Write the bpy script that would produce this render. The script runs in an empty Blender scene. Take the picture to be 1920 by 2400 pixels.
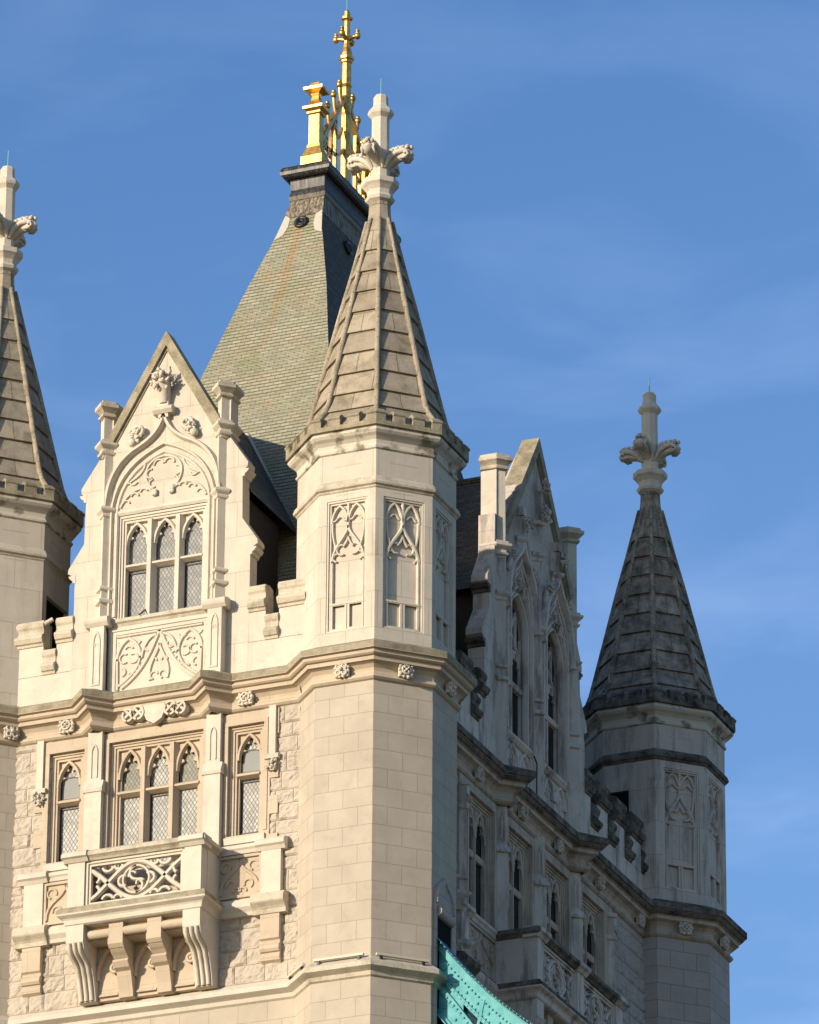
import bpy, bmesh, math, random
from mathutils import Vector, noise
from mathutils.geometry import tessellate_polygon
from math import sin, cos, pi, radians as rad, sqrt
random.seed(7)
S = bpy.context.scene
COL = S.collection

# ------------------------------------------------------------------ camera
cam = bpy.data.cameras.new("camera"); co = bpy.data.objects.new("camera", cam); COL.objects.link(co)
AZ, YAW, PIT, ROL = rad(23.39293783619369), rad(23.39293783619369 - 0.33062260514263464), rad(24.14940248485959), rad(0.44759062847693265)
Cp = Vector((sin(AZ) * 135.32014, -cos(AZ) * 135.32014, 0))
Fh = Vector((-sin(YAW), cos(YAW), 0)); Fw = Fh * cos(PIT) + Vector((0, 0, 1)) * sin(PIT)
R0 = Vector((cos(YAW), sin(YAW), 0)); U0 = R0.cross(Fw)
Rt = R0 * cos(ROL) + U0 * sin(ROL); Up = -R0 * sin(ROL) + U0 * cos(ROL)
from mathutils import Matrix
M = Matrix((Rt, Up, -Fw)).transposed().to_4x4(); M.translation = Cp
co.matrix_world = M
cam.sensor_fit = 'HORIZONTAL'; cam.sensor_width = 36; cam.lens = 14595.882 / 1920 * 36
cam.clip_start = 1; cam.clip_end = 6000
S.camera = co

# ------------------------------------------------------------------ sky, sun, exposure
SUN_AZ, SUN_EL = rad(27.3), rad(13.0)          # azimuth left of the lit facade's normal
to_sun = Vector((-sin(SUN_AZ) * cos(SUN_EL), -cos(SUN_AZ) * cos(SUN_EL), sin(SUN_EL)))
W = bpy.data.worlds.new("World"); S.world = W; W.use_nodes = True
wn, wl = W.node_tree.nodes, W.node_tree.links
bg = wn['Background']
sky = wn.new('ShaderNodeTexSky'); sky.sky_type = 'NISHITA'; sky.sun_disc = False
sky.sun_elevation = SUN_EL; sky.sun_rotation = math.atan2(to_sun.x, to_sun.y)
sky.air_density = 1.0; sky.dust_density = 0.6; sky.ozone_density = 2.2
tc = wn.new('ShaderNodeTexCoord'); mp = wn.new('ShaderNodeMapping')
mp.inputs['Rotation'].default_value = (rad(25), rad(-22), rad(24)); mp.inputs['Scale'].default_value = (7, 7, 19)
wl.new(tc.outputs['Generated'], mp.inputs['Vector'])
nz = wn.new('ShaderNodeTexNoise'); nz.inputs['Scale'].default_value = 2.3; nz.inputs['Detail'].default_value = 11; nz.inputs['Roughness'].default_value = .52; nz.inputs['Distortion'].default_value = .35
wl.new(mp.outputs['Vector'], nz.inputs['Vector'])
cr = wn.new('ShaderNodeValToRGB'); cr.color_ramp.elements[0].position = .45; cr.color_ramp.elements[1].position = .68
cr.color_ramp.elements[0].color = (0, 0, 0, 1); cr.color_ramp.elements[1].color = (.30, .30, .30, 1); cr.color_ramp.elements[0].color = (.10, .10, .10, 1)
wl.new(nz.outputs['Fac'], cr.inputs['Fac'])
mx = wn.new('ShaderNodeMixRGB'); mx.inputs['Color2'].default_value = (4.6, 5.6, 7.4, 1)
nrm = wn.new('ShaderNodeVectorMath'); nrm.operation = 'DOT_PRODUCT'; nrm.inputs[1].default_value = (-.43, .90, .10); wl.new(tc.outputs['Generated'], nrm.inputs[0])
sz = wn.new('ShaderNodeSeparateXYZ'); wl.new(tc.outputs['Generated'], sz.inputs[0])
lowv = wn.new('ShaderNodeMapRange'); lowv.inputs['From Min'].default_value = .52; lowv.inputs['From Max'].default_value = .26; lowv.inputs['To Min'].default_value = 0.12; lowv.inputs['To Max'].default_value = 1.1; wl.new(sz.outputs['Z'], lowv.inputs['Value'])
m0 = wn.new('ShaderNodeMath'); m0.operation = 'MULTIPLY'; wl.new(cr.outputs['Color'], m0.inputs[0]); wl.new(lowv.outputs['Result'], m0.inputs[1])
mr = wn.new('ShaderNodeMapRange'); mr.inputs['From Min'].default_value = .35; mr.inputs['From Max'].default_value = .9; wl.new(nrm.outputs['Value'], mr.inputs['Value'])
ml = wn.new('ShaderNodeMath'); ml.operation = 'MULTIPLY'; wl.new(m0.outputs['Value'], ml.inputs[0]); wl.new(mr.outputs['Result'], ml.inputs[1])
wl.new(ml.outputs['Value'], mx.inputs['Fac']); wl.new(sky.outputs['Color'], mx.inputs['Color1'])
hs = wn.new('ShaderNodeHueSaturation'); hs.inputs['Saturation'].default_value = 1.25; hs.inputs['Hue'].default_value = .511; wl.new(mx.outputs['Color'], hs.inputs['Color'])
wl.new(hs.outputs['Color'], bg.inputs['Color'])
bg.inputs['Strength'].default_value = 0.15
sl = bpy.data.lights.new("sun", 'SUN'); sl.energy = 4.3; sl.angle = rad(.5); sl.color = (1, .87, .705)
so = bpy.data.objects.new("sun", sl); COL.objects.link(so); so.location = (-60, -120, 120)
so.rotation_euler = (-to_sun).to_track_quat('-Z', 'Y').to_euler()
S.view_settings.view_transform = 'Standard'; S.view_settings.look = 'None'
S.view_settings.exposure = 0.40; S.view_settings.gamma = 1

# ------------------------------------------------------------------ materials
class NT:
    def __init__(s, name):
        s.m = bpy.data.materials.new(name); s.m.use_nodes = True
        s.n = s.m.node_tree.nodes; s.l = s.m.node_tree.links; s.b = s.n['Principled BSDF']
        s.g = s.n.new('ShaderNodeNewGeometry'); s.uv = s.n.new('ShaderNodeTexCoord')
    def node(s, t, **k):
        x = s.n.new(t)
        for a, v in k.items(): setattr(x, a, v)
        return x
    def noise(s, scale, detail=4, rough=.6, stretch=None, vec=None):
        x = s.n.new('ShaderNodeTexNoise'); x.inputs['Scale'].default_value = scale; x.inputs['Detail'].default_value = detail; x.inputs['Roughness'].default_value = rough
        v = vec or s.g.outputs['Position']
        if stretch:
            mp = s.n.new('ShaderNodeMapping'); mp.inputs['Scale'].default_value = stretch; s.l.new(v, mp.inputs['Vector']); v = mp.outputs['Vector']
        s.l.new(v, x.inputs['Vector']); return x.outputs['Fac']
    def ramp(s, fac, p0, p1, c0=(0, 0, 0), c1=(1, 1, 1)):
        r = s.n.new('ShaderNodeValToRGB'); e = r.color_ramp.elements
        e[0].position = p0; e[1].position = p1; e[0].color = (*c0, 1); e[1].color = (*c1, 1)
        s.l.new(fac, r.inputs['Fac']); return r.outputs['Color']
    def mix(s, fac, a, b, mode='MIX'):
        x = s.n.new('ShaderNodeMixRGB'); x.blend_type = mode
        for sock, v in ((x.inputs['Fac'], fac), (x.inputs['Color1'], a), (x.inputs['Color2'], b)):
            if isinstance(v, (int, float)): sock.default_value = v
            elif isinstance(v, tuple): sock.default_value = (*v, 1)
            else: s.l.new(v, sock)
        return x.outputs['Color']
    def math(s, op, a, b=0.0):
        x = s.n.new('ShaderNodeMath'); x.operation = op
        for sock, v in ((x.inputs[0], a), (x.inputs[1], b)):
            if isinstance(v, (int, float)): sock.default_value = v
            else: s.l.new(v, sock)
        return x.outputs[0]
    def brick(s, w, h, mortar, off=.5, sq=1.0):
        x = s.n.new('ShaderNodeTexBrick'); x.offset = off; x.squash = sq
        x.inputs['Scale'].default_value = 1; x.inputs['Mortar Size'].default_value = mortar; x.inputs['Mortar Smooth'].default_value = .1
        x.inputs['Brick Width'].default_value = w; x.inputs['Row Height'].default_value = h; x.inputs['Bias'].default_value = 0
        x.inputs['Color1'].default_value = (0, 0, 0, 1); x.inputs['Color2'].default_value = (1, 1, 1, 1); x.inputs['Mortar'].default_value = (.5, .5, .5, 1)
        s.l.new(s.uv.outputs['UV'], x.inputs['Vector']); return x
    def bump(s, h, strength=.4, dist=.02, prev=None):
        x = s.n.new('ShaderNodeBump'); x.inputs['Strength'].default_value = strength; x.inputs['Distance'].default_value = dist
        s.l.new(h, x.inputs['Height'])
        if prev: s.l.new(prev, x.inputs['Normal'])
        s.l.new(x.outputs['Normal'], s.b.inputs['Normal']); return x.outputs['Normal']
    def out(s, col, rough=.9, spec=.15):
        if isinstance(col, tuple): s.b.inputs['Base Color'].default_value = (*col, 1)
        else: s.l.new(col, s.b.inputs['Base Color'])
        if isinstance(rough, (int, float)): s.b.inputs['Roughness'].default_value = rough
        else: s.l.new(rough, s.b.inputs['Roughness'])
        s.b.inputs['Specular IOR Level'].default_value = spec
        return s.m

def mat_stone(name, c, dark=.72, stain=.5, joints=None, jointcol=.62, streak=.3, crust=0.0):
    t = NT(name)
    n1 = t.ramp(t.noise(1.3, 6), .3, .7); n2 = t.noise(14, 4)
    col = t.mix(n1, tuple(x * .88 for x in c), tuple(min(1, x * 1.06) for x in c))
    col = t.mix(t.ramp(t.noise(3.2, 8, .7), .56, .74), col, t.mix(.55, col, (c[0] * dark, c[1] * dark * .97, c[2] * dark * .93)))
    st = t.math('MULTIPLY', t.ramp(t.noise(3.5, 5, .6, (1, 1, .12)), .55, .8), streak)
    col = t.mix(st, col, (c[0] * .48, c[1] * .46, c[2] * .42))
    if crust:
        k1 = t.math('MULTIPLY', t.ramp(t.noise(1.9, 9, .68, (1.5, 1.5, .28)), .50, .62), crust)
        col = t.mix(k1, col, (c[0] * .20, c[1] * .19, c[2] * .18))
    h = n2
    if joints:
        w, hh, mort = joints
        b = t.brick(w, hh, mort)
        col = t.mix(t.math('MULTIPLY', b.outputs['Color'], .27), col, (c[0] * .72, c[1] * .69, c[2] * .66))
        col = t.mix(t.math('MULTIPLY', b.outputs['Fac'], jointcol), col, (c[0] * .42, c[1] * .36, c[2] * .29))
        h = t.math('SUBTRACT', t.math('MULTIPLY', n2, .25), b.outputs['Fac'])
    pit = t.ramp(t.noise(60, 2), .66, .72)
    col = t.mix(t.math('MULTIPLY', pit, .35), col, tuple(x * .55 for x in c))
    t.bump(h, .35, .02)
    return t.out(col, .92, .1)

LIME = (.565, .505, .415)
M_lime = mat_stone("limestone", LIME, streak=.30, dark=.62)
M_limej = mat_stone("limestone_ashlar", (.555, .495, .405), joints=(1.3, .92, .007), jointcol=.55, streak=.42, crust=.10)
M_gran = mat_stone("granite_ashlar", (.45, .392, .315), joints=(.741, .464, .009), jointcol=.42, streak=.10)
M_ochre = mat_stone("ochre_limestone", (.50, .412, .31), streak=.1, joints=(1.1, .62, .006), jointcol=.35)
M_rock = mat_stone("rock_faced_stone", (.46, .40, .325), streak=.1)
M_limeS = mat_stone('sooty_shade_limestone', (.60, .515, .44), dark=.6, streak=.6, crust=.62)  # shaded-side copies: real soot crust, base tone shifted to suit the shade
M_limejS = mat_stone('sooty_shade_limestone_ashlar', (.57, .49, .415), joints=(1.3, .92, .008), jointcol=.6, streak=.7, dark=.55, crust=.55)
M_ochreS = mat_stone('sooty_shade_ochre_limestone', (.50, .41, .32), crust=.5, streak=.6, joints=(1.1, .62, .006), jointcol=.4)
M_granS = mat_stone('shade_grey_granite_ashlar', (.43, .37, .325), joints=(.741, .464, .010), jointcol=.65, streak=.2)  # granite and rock copies for the shaded side, recoloured for its shade
M_rockS = mat_stone('shade_grey_rock_faced_stone', (.43, .37, .325), streak=.3)
M_black = mat_stone("sooty_stone", (.16, .14, .12))
def mat_moss(name, lo, hi, a, b, rows=False):
    t = NT(name)
    n = t.noise(2.6, 9, .72); n2 = t.noise(2.1, 5, .6)
    col = t.mix(t.ramp(n, lo, hi), a, b)
    col = t.mix(t.math('MULTIPLY', t.ramp(n2, .5, .7), .55), col, (b[0] * .6, b[1] * .6, b[2] * .55))
    sp = t.ramp(t.noise(38, 3, .7), .58, .68)
    col = t.mix(t.math('MULTIPLY', sp, .6), col, (b[0] * .5, b[1] * .5, b[2] * .5))
    if rows:
        br = t.brick(.95, .622, .012)
        col = t.mix(t.math('MULTIPLY', br.outputs['Color'], .45), col, (b[0] * .8, b[1] * .8, b[2] * .8))
        col = t.mix(t.math('MULTIPLY', br.outputs['Fac'], .6), col, (b[0] * .35, b[1] * .35, b[2] * .35))
    t.bump(t.noise(26, 5, .7), .6, .03)
    return t.out(col, .95, .1)
M_moss = mat_moss("mossy_limestone", .42, .72, (.37, .32, .23), (.17, .148, .09))
M_worn = mat_moss("worn_ledge_stone", .50, .80, (.54, .475, .375), (.30, .26, .175))
M_spire = mat_moss("spire_stone", .45, .80, (.42, .355, .265), (.19, .158, .11), True)
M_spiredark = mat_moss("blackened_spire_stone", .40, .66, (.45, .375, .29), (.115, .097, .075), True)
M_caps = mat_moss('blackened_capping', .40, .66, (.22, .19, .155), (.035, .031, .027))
# stone below the spires: soot in patches under the battlements
t = NT("sooty_cove_stone")
c1 = t.mix(t.ramp(t.noise(1.3, 6), .3, .7), tuple(x * .92 for x in LIME), LIME)
c1 = t.mix(t.math('MULTIPLY', t.ramp(t.noise(2.6, 5, .55), .50, .62), .8), c1, (.13, .11, .075))
t.bump(t.noise(14), .3, .02); M_cove = t.out(c1, .93, .1)
# slates
t = NT("green_slate")
b = t.brick(.25, .125, .012, .5)
col = t.mix(b.outputs['Color'], (.258, .252, .175), (.36, .34, .245))
col = t.mix(t.math('MULTIPLY', t.ramp(t.noise(1.1, 4), .48, .72), .55), col, (.36, .27, .16))
col = t.mix(t.math('MULTIPLY', t.ramp(t.noise(.8, 6, .6, (1, 1, .7)), .52, .66), .45), col, (.21, .22, .10))
sx = t.node('ShaderNodeSeparateXYZ'); t.l.new(t.g.outputs['Position'], sx.inputs[0])
# rust run below the round vent
dx = t.math('ABSOLUTE', t.math('ADD', sx.outputs['X'], t.math('ADD', 5.1, t.math('MULTIPLY', t.math('SUBTRACT', 72.4, sx.outputs['Z']), .045))))
run = t.math('MULTIPLY', t.math('LESS_THAN', sx.outputs['Z'], 72.4), t.math('MAXIMUM', t.math('SUBTRACT', 1, t.math('MULTIPLY', dx, 5.5)), 0))
fade = t.math('MAXIMUM', t.math('MINIMUM', t.math('MULTIPLY', t.math('SUBTRACT', sx.outputs['Z'], 67.0), .22), 1), 0)
run = t.math('MULTIPLY', t.math('MULTIPLY', run, fade), t.math('ADD', .35, t.noise(3, 4, .6, (3, 1, .5))))
front = t.math('LESS_THAN', sx.outputs['Y'], 7.2)
col = t.mix(t.math('MULTIPLY', t.math('MULTIPLY', run, front), .65), col, (.40, .20, .07))
col = t.mix(t.math('MULTIPLY', b.outputs['Fac'], .55), col, (.09, .083, .058))
t.bump(t.math('SUBTRACT', t.math('MULTIPLY', b.outputs['Color'], .5), b.outputs['Fac']), .5, .02)
M_slate = t.out(col, .75, .25)
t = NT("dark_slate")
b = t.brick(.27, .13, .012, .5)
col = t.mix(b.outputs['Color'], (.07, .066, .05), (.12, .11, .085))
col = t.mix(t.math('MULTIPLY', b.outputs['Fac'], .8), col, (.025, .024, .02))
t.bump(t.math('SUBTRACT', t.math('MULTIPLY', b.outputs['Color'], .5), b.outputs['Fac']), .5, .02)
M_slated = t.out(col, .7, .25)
t = NT("weathered_lead")
n = t.noise(5, 6, .65, (3, 3, .4))
col = t.mix(t.ramp(n, .4, .65), (.022, .025, .03), (.10, .09, .078))
t.bump(t.noise(9), .15, .02); t.b.inputs['Metallic'].default_value = .55
M_lead = t.out(col, t.math('ADD', .3, t.math('MULTIPLY', n, .3)), .4)
t = NT("stained_lead_flashing")
n = t.noise(5, 7, .7, (3, 3, .35))
col = t.mix(t.ramp(n, .42, .62), (.075, .052, .033), (.30, .26, .20))
M_flash = t.out(col, .7, .3)
t = NT("pale_lead_patch"); M_patch = t.out(t.mix(t.noise(8), (.55, .5, .42), (.38, .34, .28)), .7, .3)
t = NT("gilding")
col = t.mix(t.ramp(t.noise(6, 5), .45, .7), (.72, .43, .12), (.38, .19, .05))
t.b.inputs['Metallic'].default_value = .9; t.bump(t.noise(20), .08, .02); M_gold = t.out(col, t.math('ADD', .30, t.math('MULTIPLY', t.noise(9, 5), .22)), .5)
t = NT("turquoise_paint")
col = t.mix(t.ramp(t.noise(4, 5), .4, .7), (.045, .27, .30), (.10, .37, .385)); M_turq = t.out(col, .55, .3)
t = NT("shaded_flange_blue"); M_blue = t.out(t.mix(t.noise(5), (.01, .10, .22), (.02, .16, .30)), .4, .5)  # shade under the chain's top flange, put into a darker blue
t = NT("verdigris_copper"); M_verd = t.out((.16, .42, .34), .7)
t = NT("black_iron"); M_iron = t.out((.02, .02, .022), .5, .4)
t = NT("dark_opening"); M_dark = t.out((.012, .012, .013), .9, .05)
t = NT("cream_enamel"); M_cream = t.out((.52, .46, .35), .5, .3)
t = NT("dark_wood"); M_wood = t.out(t.mix(t.noise(4, 4, .6, (8, 8, .6)), (.035, .028, .022), (.06, .048, .038)), .8, .1)
t = NT("ground_paving"); M_ground = t.out(t.mix(t.noise(.05, 6), (.115, .10, .08), (.17, .148, .118)), .95)

def mat_glass(name, base, var, lead, w=.098, h=.155, spec=.6):
    t = NT(name)
    sp = t.node('ShaderNodeSeparateXYZ'); t.l.new(t.uv.outputs['UV'], sp.inputs[0])
    a = t.math('ADD', t.math('MULTIPLY', sp.outputs[0], 1 / w), t.math('MULTIPLY', sp.outputs[1], 1 / h))
    c = t.math('SUBTRACT', t.math('MULTIPLY', sp.outputs[0], 1 / w), t.math('MULTIPLY', sp.outputs[1], 1 / h))
    def line(x):
        f = t.math('FRACT', x); return t.math('LESS_THAN', t.math('MINIMUM', f, t.math('SUBTRACT', 1, f)), .085)
    ln = t.math('MAXIMUM', line(a), line(c))
    cb = t.node('ShaderNodeCombineXYZ'); t.l.new(t.math('FLOOR', a), cb.inputs[0]); t.l.new(t.math('FLOOR', c), cb.inputs[1])
    wnz = t.node('ShaderNodeTexWhiteNoise'); wnz.noise_dimensions = '2D'; t.l.new(cb.outputs[0], wnz.inputs['Vector'])
    col = t.mix(t.math('POWER', wnz.outputs['Value'], 2.2), base, var)
    col = t.mix(t.ramp(t.noise(1.1, 3), .45, .65), col, t.mix(.5, col, var))
    col = t.mix(ln, col, lead)
    bp = t.bump(wnz.outputs['Value'], .35, .05)
    return t.out(col, t.math('ADD', .12, t.math('MULTIPLY', ln, .5)), spec)
M_glass = mat_glass("leaded_glass", (.27, .265, .23), (.44, .43, .39), (.055, .05, .042))
M_glassd = mat_glass("dark_leaded_glass", (.22, .22, .205), (.33, .325, .30), (.07, .066, .058))
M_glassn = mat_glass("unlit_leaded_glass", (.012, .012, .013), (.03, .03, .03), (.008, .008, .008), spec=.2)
M_glassp = mat_glass("wired_glass", (.17, .16, .115), (.25, .23, .165), (.06, .055, .045))
t = NT("plain_dark_glass"); M_pane = t.out(t.mix(t.noise(3), (.19, .19, .175), (.26, .255, .235)), .1, .6)

# ------------------------------------------------------------------ mesh building
_world = {}
def wloc(o): return _world.get(o.name, Vector((0, 0, 0)))
def empty(name, loc, parent=None):
    o = bpy.data.objects.new(name, None); COL.objects.link(o); o.empty_display_size = .5
    o.location = Vector(loc) - (wloc(parent) if parent else Vector((0, 0, 0)))
    if parent: o.parent = parent
    _world[o.name] = Vector(loc); return o
def tag(o, label, cat, group=None):
    o['label'] = label; o['category'] = cat
    if group: o['group'] = group
    return o

class MB:
    def __init__(s, fr=None, uvo=(0, 0, 0)):
        s.v = []; s.f = []; s.fr = fr or (lambda u, d, z: (u, d, z)); s.uvo = Vector(uvo); s.sm = []
    def add(s, pts, faces, smooth=False, raw=False):
        k = len(s.v)
        s.v += [Vector(p) if raw else Vector(s.fr(*p)) for p in pts]
        s.f += [[i + k for i in f] for f in faces]; s.sm += [smooth] * len(faces)
        return s
    def box(s, u0, u1, d0, d1, z0, z1):
        p = [(u, d, z) for z in (z0, z1) for d in (d0, d1) for u in (u0, u1)]
        return s.add(p, [(0, 1, 3, 2), (4, 6, 7, 5), (0, 4, 5, 1), (2, 3, 7, 6), (0, 2, 6, 4), (1, 5, 7, 3)])
    def plate(s, outer, holes, d0, d1):
        loops = [outer] + list(holes)
        tri = tessellate_polygon([[Vector((a, b, 0)) for a, b in l] for l in loops])
        flat = [p for l in loops for p in l]
        s.add([(a, d1, b) for a, b in flat], tri); s.add([(a, d0, b) for a, b in flat], tri)
        for l in loops:
            n = len(l); s.add([(a, d1, b) for a, b in l] + [(a, d0, b) for a, b in l], [(i, (i + 1) % n, n + (i + 1) % n, n + i) for i in range(n)])
        return s
    def frame(s, u0, u1, z0, z1, w, d0, d1, wb=None):
        wb = w if wb is None else wb
        return s.plate([(u0, z0), (u1, z0), (u1, z1), (u0, z1)], [[(u0 + w, z0 + wb), (u1 - w, z0 + wb), (u1 - w, z1 - w), (u0 + w, z1 - w)]], d0, d1)
    def prof_u(s, prof, u0, u1):                      # (d,z) outline pulled along u
        n = len(prof)
        s.add([(u0, d, z) for d, z in prof] + [(u1, d, z) for d, z in prof], [(i, (i + 1) % n, n + (i + 1) % n, n + i) for i in range(n)])
        tri = tessellate_polygon([[Vector((d, z, 0)) for d, z in prof]])
        return s.add([(u0, d, z) for d, z in prof], tri).add([(u1, d, z) for d, z in prof], tri)
    def sweep(s, path, prof, closed=False, raw=False, caps=True):  # plan path (u,d), section (offset,z)
        n = len(path); m = len(prof); ms = []
        for i in range(n):
            a = None if (i == 0 and not closed) else Vector(path[i]) - Vector(path[i - 1])
            b = None if (i == n - 1 and not closed) else Vector(path[(i + 1) % n]) - Vector(path[i])
            ns = [Vector((-q.y, q.x)).normalized() for q in (a, b) if q is not None]
            ms.append(ns[0] if len(ns) == 1 else (ns[0] + ns[1]) / (1 + ns[0].dot(ns[1])))
        pts = [(path[i][0] + ms[i].x * o, path[i][1] + ms[i].y * o, z) for i in range(n) for o, z in prof]
        fs = [(i * m + j, ((i + 1) % n) * m + j, ((i + 1) % n) * m + j + 1, i * m + j + 1) for i in range(n if closed else n - 1) for j in range(m - 1)]
        s.add(pts, fs)
        if not closed and caps:
            for i in (0, n - 1):
                s.add([pts[i * m + j] for j in range(m)], [list(range(m))])
        return s
    def octa(s, c, prof, rot=0.0, n=8, caps=(False, False), smooth=False):   # (R,z) section about c
        m = len(prof); A = [rad(-67.5) + 2 * pi / n * k + rot for k in range(n)]
        s.add([(c[0] + r * cos(a), c[1] + r * sin(a), z) for a in A for r, z in prof],
              [(k * m + j, ((k + 1) % n) * m + j, ((k + 1) % n) * m + j + 1, k * m + j + 1) for k in range(n) for j in range(m - 1)], smooth)
        for cap, j in zip(caps, (0, m - 1)):
            if cap: s.add([(c[0] + prof[j][0] * cos(a), c[1] + prof[j][0] * sin(a), prof[j][1]) for a in A], [list(range(n))])
        return s
    def bar(s, path, w, d0, d1, ch=.45, closed=False):   # flat-lying moulded rib on the (u,z) plane
        n = len(path); L = []; w = w * 1.38 if w < .078 else w
        for i in range(n):
            a = None if (i == 0 and not closed) else Vector(path[i]) - Vector(path[i - 1])
            b = None if (i == n - 1 and not closed) else Vector(path[(i + 1) % n]) - Vector(path[i])
            ns = [Vector((-q.y, q.x)).normalized() for q in (a, b) if q is not None and q.length > 1e-9] or [Vector((0, 1))]
            if len(ns) == 1: L.append(ns[0])
            else:
                k = 1 + ns[0].dot(ns[1]); L.append((ns[0] + ns[1]) / max(k, .35))
        dm = d0 + (d1 - d0) * .4; wf = w * (1 - ch)
        sec = [(-w / 2, d0), (-w / 2, dm), (-wf / 2, d1), (wf / 2, d1), (w / 2, dm), (w / 2, d0)]; m = 6
        pts = [(path[i][0] + L[i].x * o, d, path[i][1] + L[i].y * o) for i in range(n) for o, d in sec]
        s.add(pts, [(i * m + j, ((i + 1) % n) * m + j, ((i + 1) % n) * m + j + 1, i * m + j + 1) for i in range(n if closed else n - 1) for j in range(m - 1)])
        if not closed:
            s.add(pts[:m], [list(range(m))]); s.add(pts[-m:], [list(range(m))])
        return s
    def tube(s, pts, r, n=8, raw=False, smooth=True):
        P = [Vector(p) if raw else Vector(s.fr(*p)) for p in pts]; rr = r if isinstance(r, (list, tuple)) else [r] * len(P)
        V = []; side = None
        for i, p in enumerate(P):
            tg = (P[min(i + 1, len(P) - 1)] - P[max(i - 1, 0)]).normalized()
            if side is None: side = tg.orthogonal().normalized()
            side = (side - tg * side.dot(tg)).normalized(); up = tg.cross(side)
            V += [p + (side * cos(2 * pi * k / n) + up * sin(2 * pi * k / n)) * rr[i] for k in range(n)]
        F = [(i * n + k, i * n + (k + 1) % n, (i + 1) * n + (k + 1) % n, (i + 1) * n + k) for i in range(len(P) - 1) for k in range(n)]
        s.add(V, F, smooth, True); s.add(V[:n], [list(range(n))], False, True); s.add(V[-n:], [list(range(n))], False, True)
        return s
    def ball(s, c, r, sq=(1, 1, 1), n=8, m=6, raw=False):
        pts = []; 
        for j in range(m + 1):
            ph = pi * j / m
            for k in range(n):
                a = 2 * pi * k / n
                pts.append((c[0] + r * sq[0] * sin(ph) * cos(a), c[1] + r * sq[1] * sin(ph) * sin(a), c[2] + r * sq[2] * cos(ph)))
        return s.add(pts, [(j * n + k, j * n + (k + 1) % n, (j + 1) * n + (k + 1) % n, (j + 1) * n + k) for j in range(m) for k in range(n)], True, raw)
    def ring(s, c, R, r, n=12, m=6, axis='d'):
        pts = []
        for i in range(n):
            a = 2 * pi * i / n
            for j in range(m):
                b = 2 * pi * j / m; q = R + r * cos(b)
                pts.append((c[0] + q * cos(a), c[1] + r * sin(b), c[2] + q * sin(a)))
        return s.add(pts, [(i * m + j, ((i + 1) % n) * m + j, ((i + 1) % n) * m + (j + 1) % m, i * m + (j + 1) % m) for i in range(n) for j in range(m)], True)
    def build(s, name, mat, parent=None, label=None):
        me = bpy.data.meshes.new(name)
        lo = Vector([min(v[i] for v in s.v) for i in range(3)]); hi = Vector([max(v[i] for v in s.v) for i in range(3)])
        piv = Vector(((lo.x + hi.x) / 2, (lo.y + hi.y) / 2, lo.z))
        me.from_pydata([v - piv for v in s.v], [], s.f); me.validate(clean_customdata=False)
        if len(me.polygons) == len(s.sm): me.polygons.foreach_set('use_smooth', s.sm)
        bm = bmesh.new(); bm.from_mesh(me); bmesh.ops.recalc_face_normals(bm, faces=bm.faces)
        uv = bm.loops.layers.uv.new('UVMap')
        off = piv - s.uvo
        for f in bm.faces:
            n = f.normal
            if abs(n.z) < .9:
                l = max(sqrt(n.x * n.x + n.y * n.y), 1e-6); tx, ty = -n.y / l, n.x / l
                for lp in f.loops:
                    p = lp.vert.co + off; lp[uv].uv = (p.x * tx + p.y * ty, p.z / l)
            else:
                for lp in f.loops:
                    p = lp.vert.co + off; lp[uv].uv = (p.x, p.y)
        bm.to_mesh(me); bm.free()
        me.materials.append(mat)
        o = bpy.data.objects.new(name, me); COL.objects.link(o)
        o.location = piv - (wloc(parent) if parent else Vector((0, 0, 0)))
        if parent: o.parent = parent
        _world[o.name] = piv
        if label: o['label'] = label
        return o
def dup(o, dv, parent=None):
    c = o.copy(); COL.objects.link(c); p = parent or o.parent
    _world[c.name] = wloc(o) + Vector(dv)
    c.parent = p; c.location = _world[c.name] - (wloc(p) if p else Vector((0, 0, 0)))
    for ch in list(o.children): dup(ch, dv, c)
    return c

# ------------------------------------------------------------------ 2D helpers
def arc(cx, cz, r, a0, a1, n=10, rz=None):
    rz = rz or r
    return [(cx + r * cos(rad(a0 + (a1 - a0) * i / n)), cz + rz * sin(rad(a0 + (a1 - a0) * i / n))) for i in range(n + 1)]
def bez(p0, p1, p2, p3, n=10):
    o = []
    for i in range(n + 1):
        q = i / n; a = (1 - q) ** 3; b = 3 * (1 - q) ** 2 * q; c = 3 * (1 - q) * q * q; d = q ** 3
        o.append((a * p0[0] + b * p1[0] + c * p2[0] + d * p3[0], a * p0[1] + b * p1[1] + c * p2[1] + d * p3[1]))
    return o
def parch(c, hw, z0, rise, n=8):          # pointed arch from left spring over the apex to right spring
    l = bez((c - hw, z0), (c - hw, z0 + rise * .5), (c - hw * .5, z0 + rise * .86), (c, z0 + rise), n)
    return l + [(2 * c - x, z) for x, z in reversed(l[:-1])]
def ogee(c, hw, z0, z1, n=9):             # ogee arch, concave towards the tip
    h = z1 - z0
    l = bez((c - hw, z0), (c - hw, z0 + h * .45), (c - hw * .72, z0 + h * .62), (c - hw * .36, z0 + h * .76), n)[:-1] + bez((c - hw * .36, z0 + h * .76), (c - hw * .14, z0 + h * .83), (c - hw * .03, z0 + h * .92), (c, z1), 5)
    return l + [(2 * c - x, z) for x, z in reversed(l[:-1])]
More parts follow.
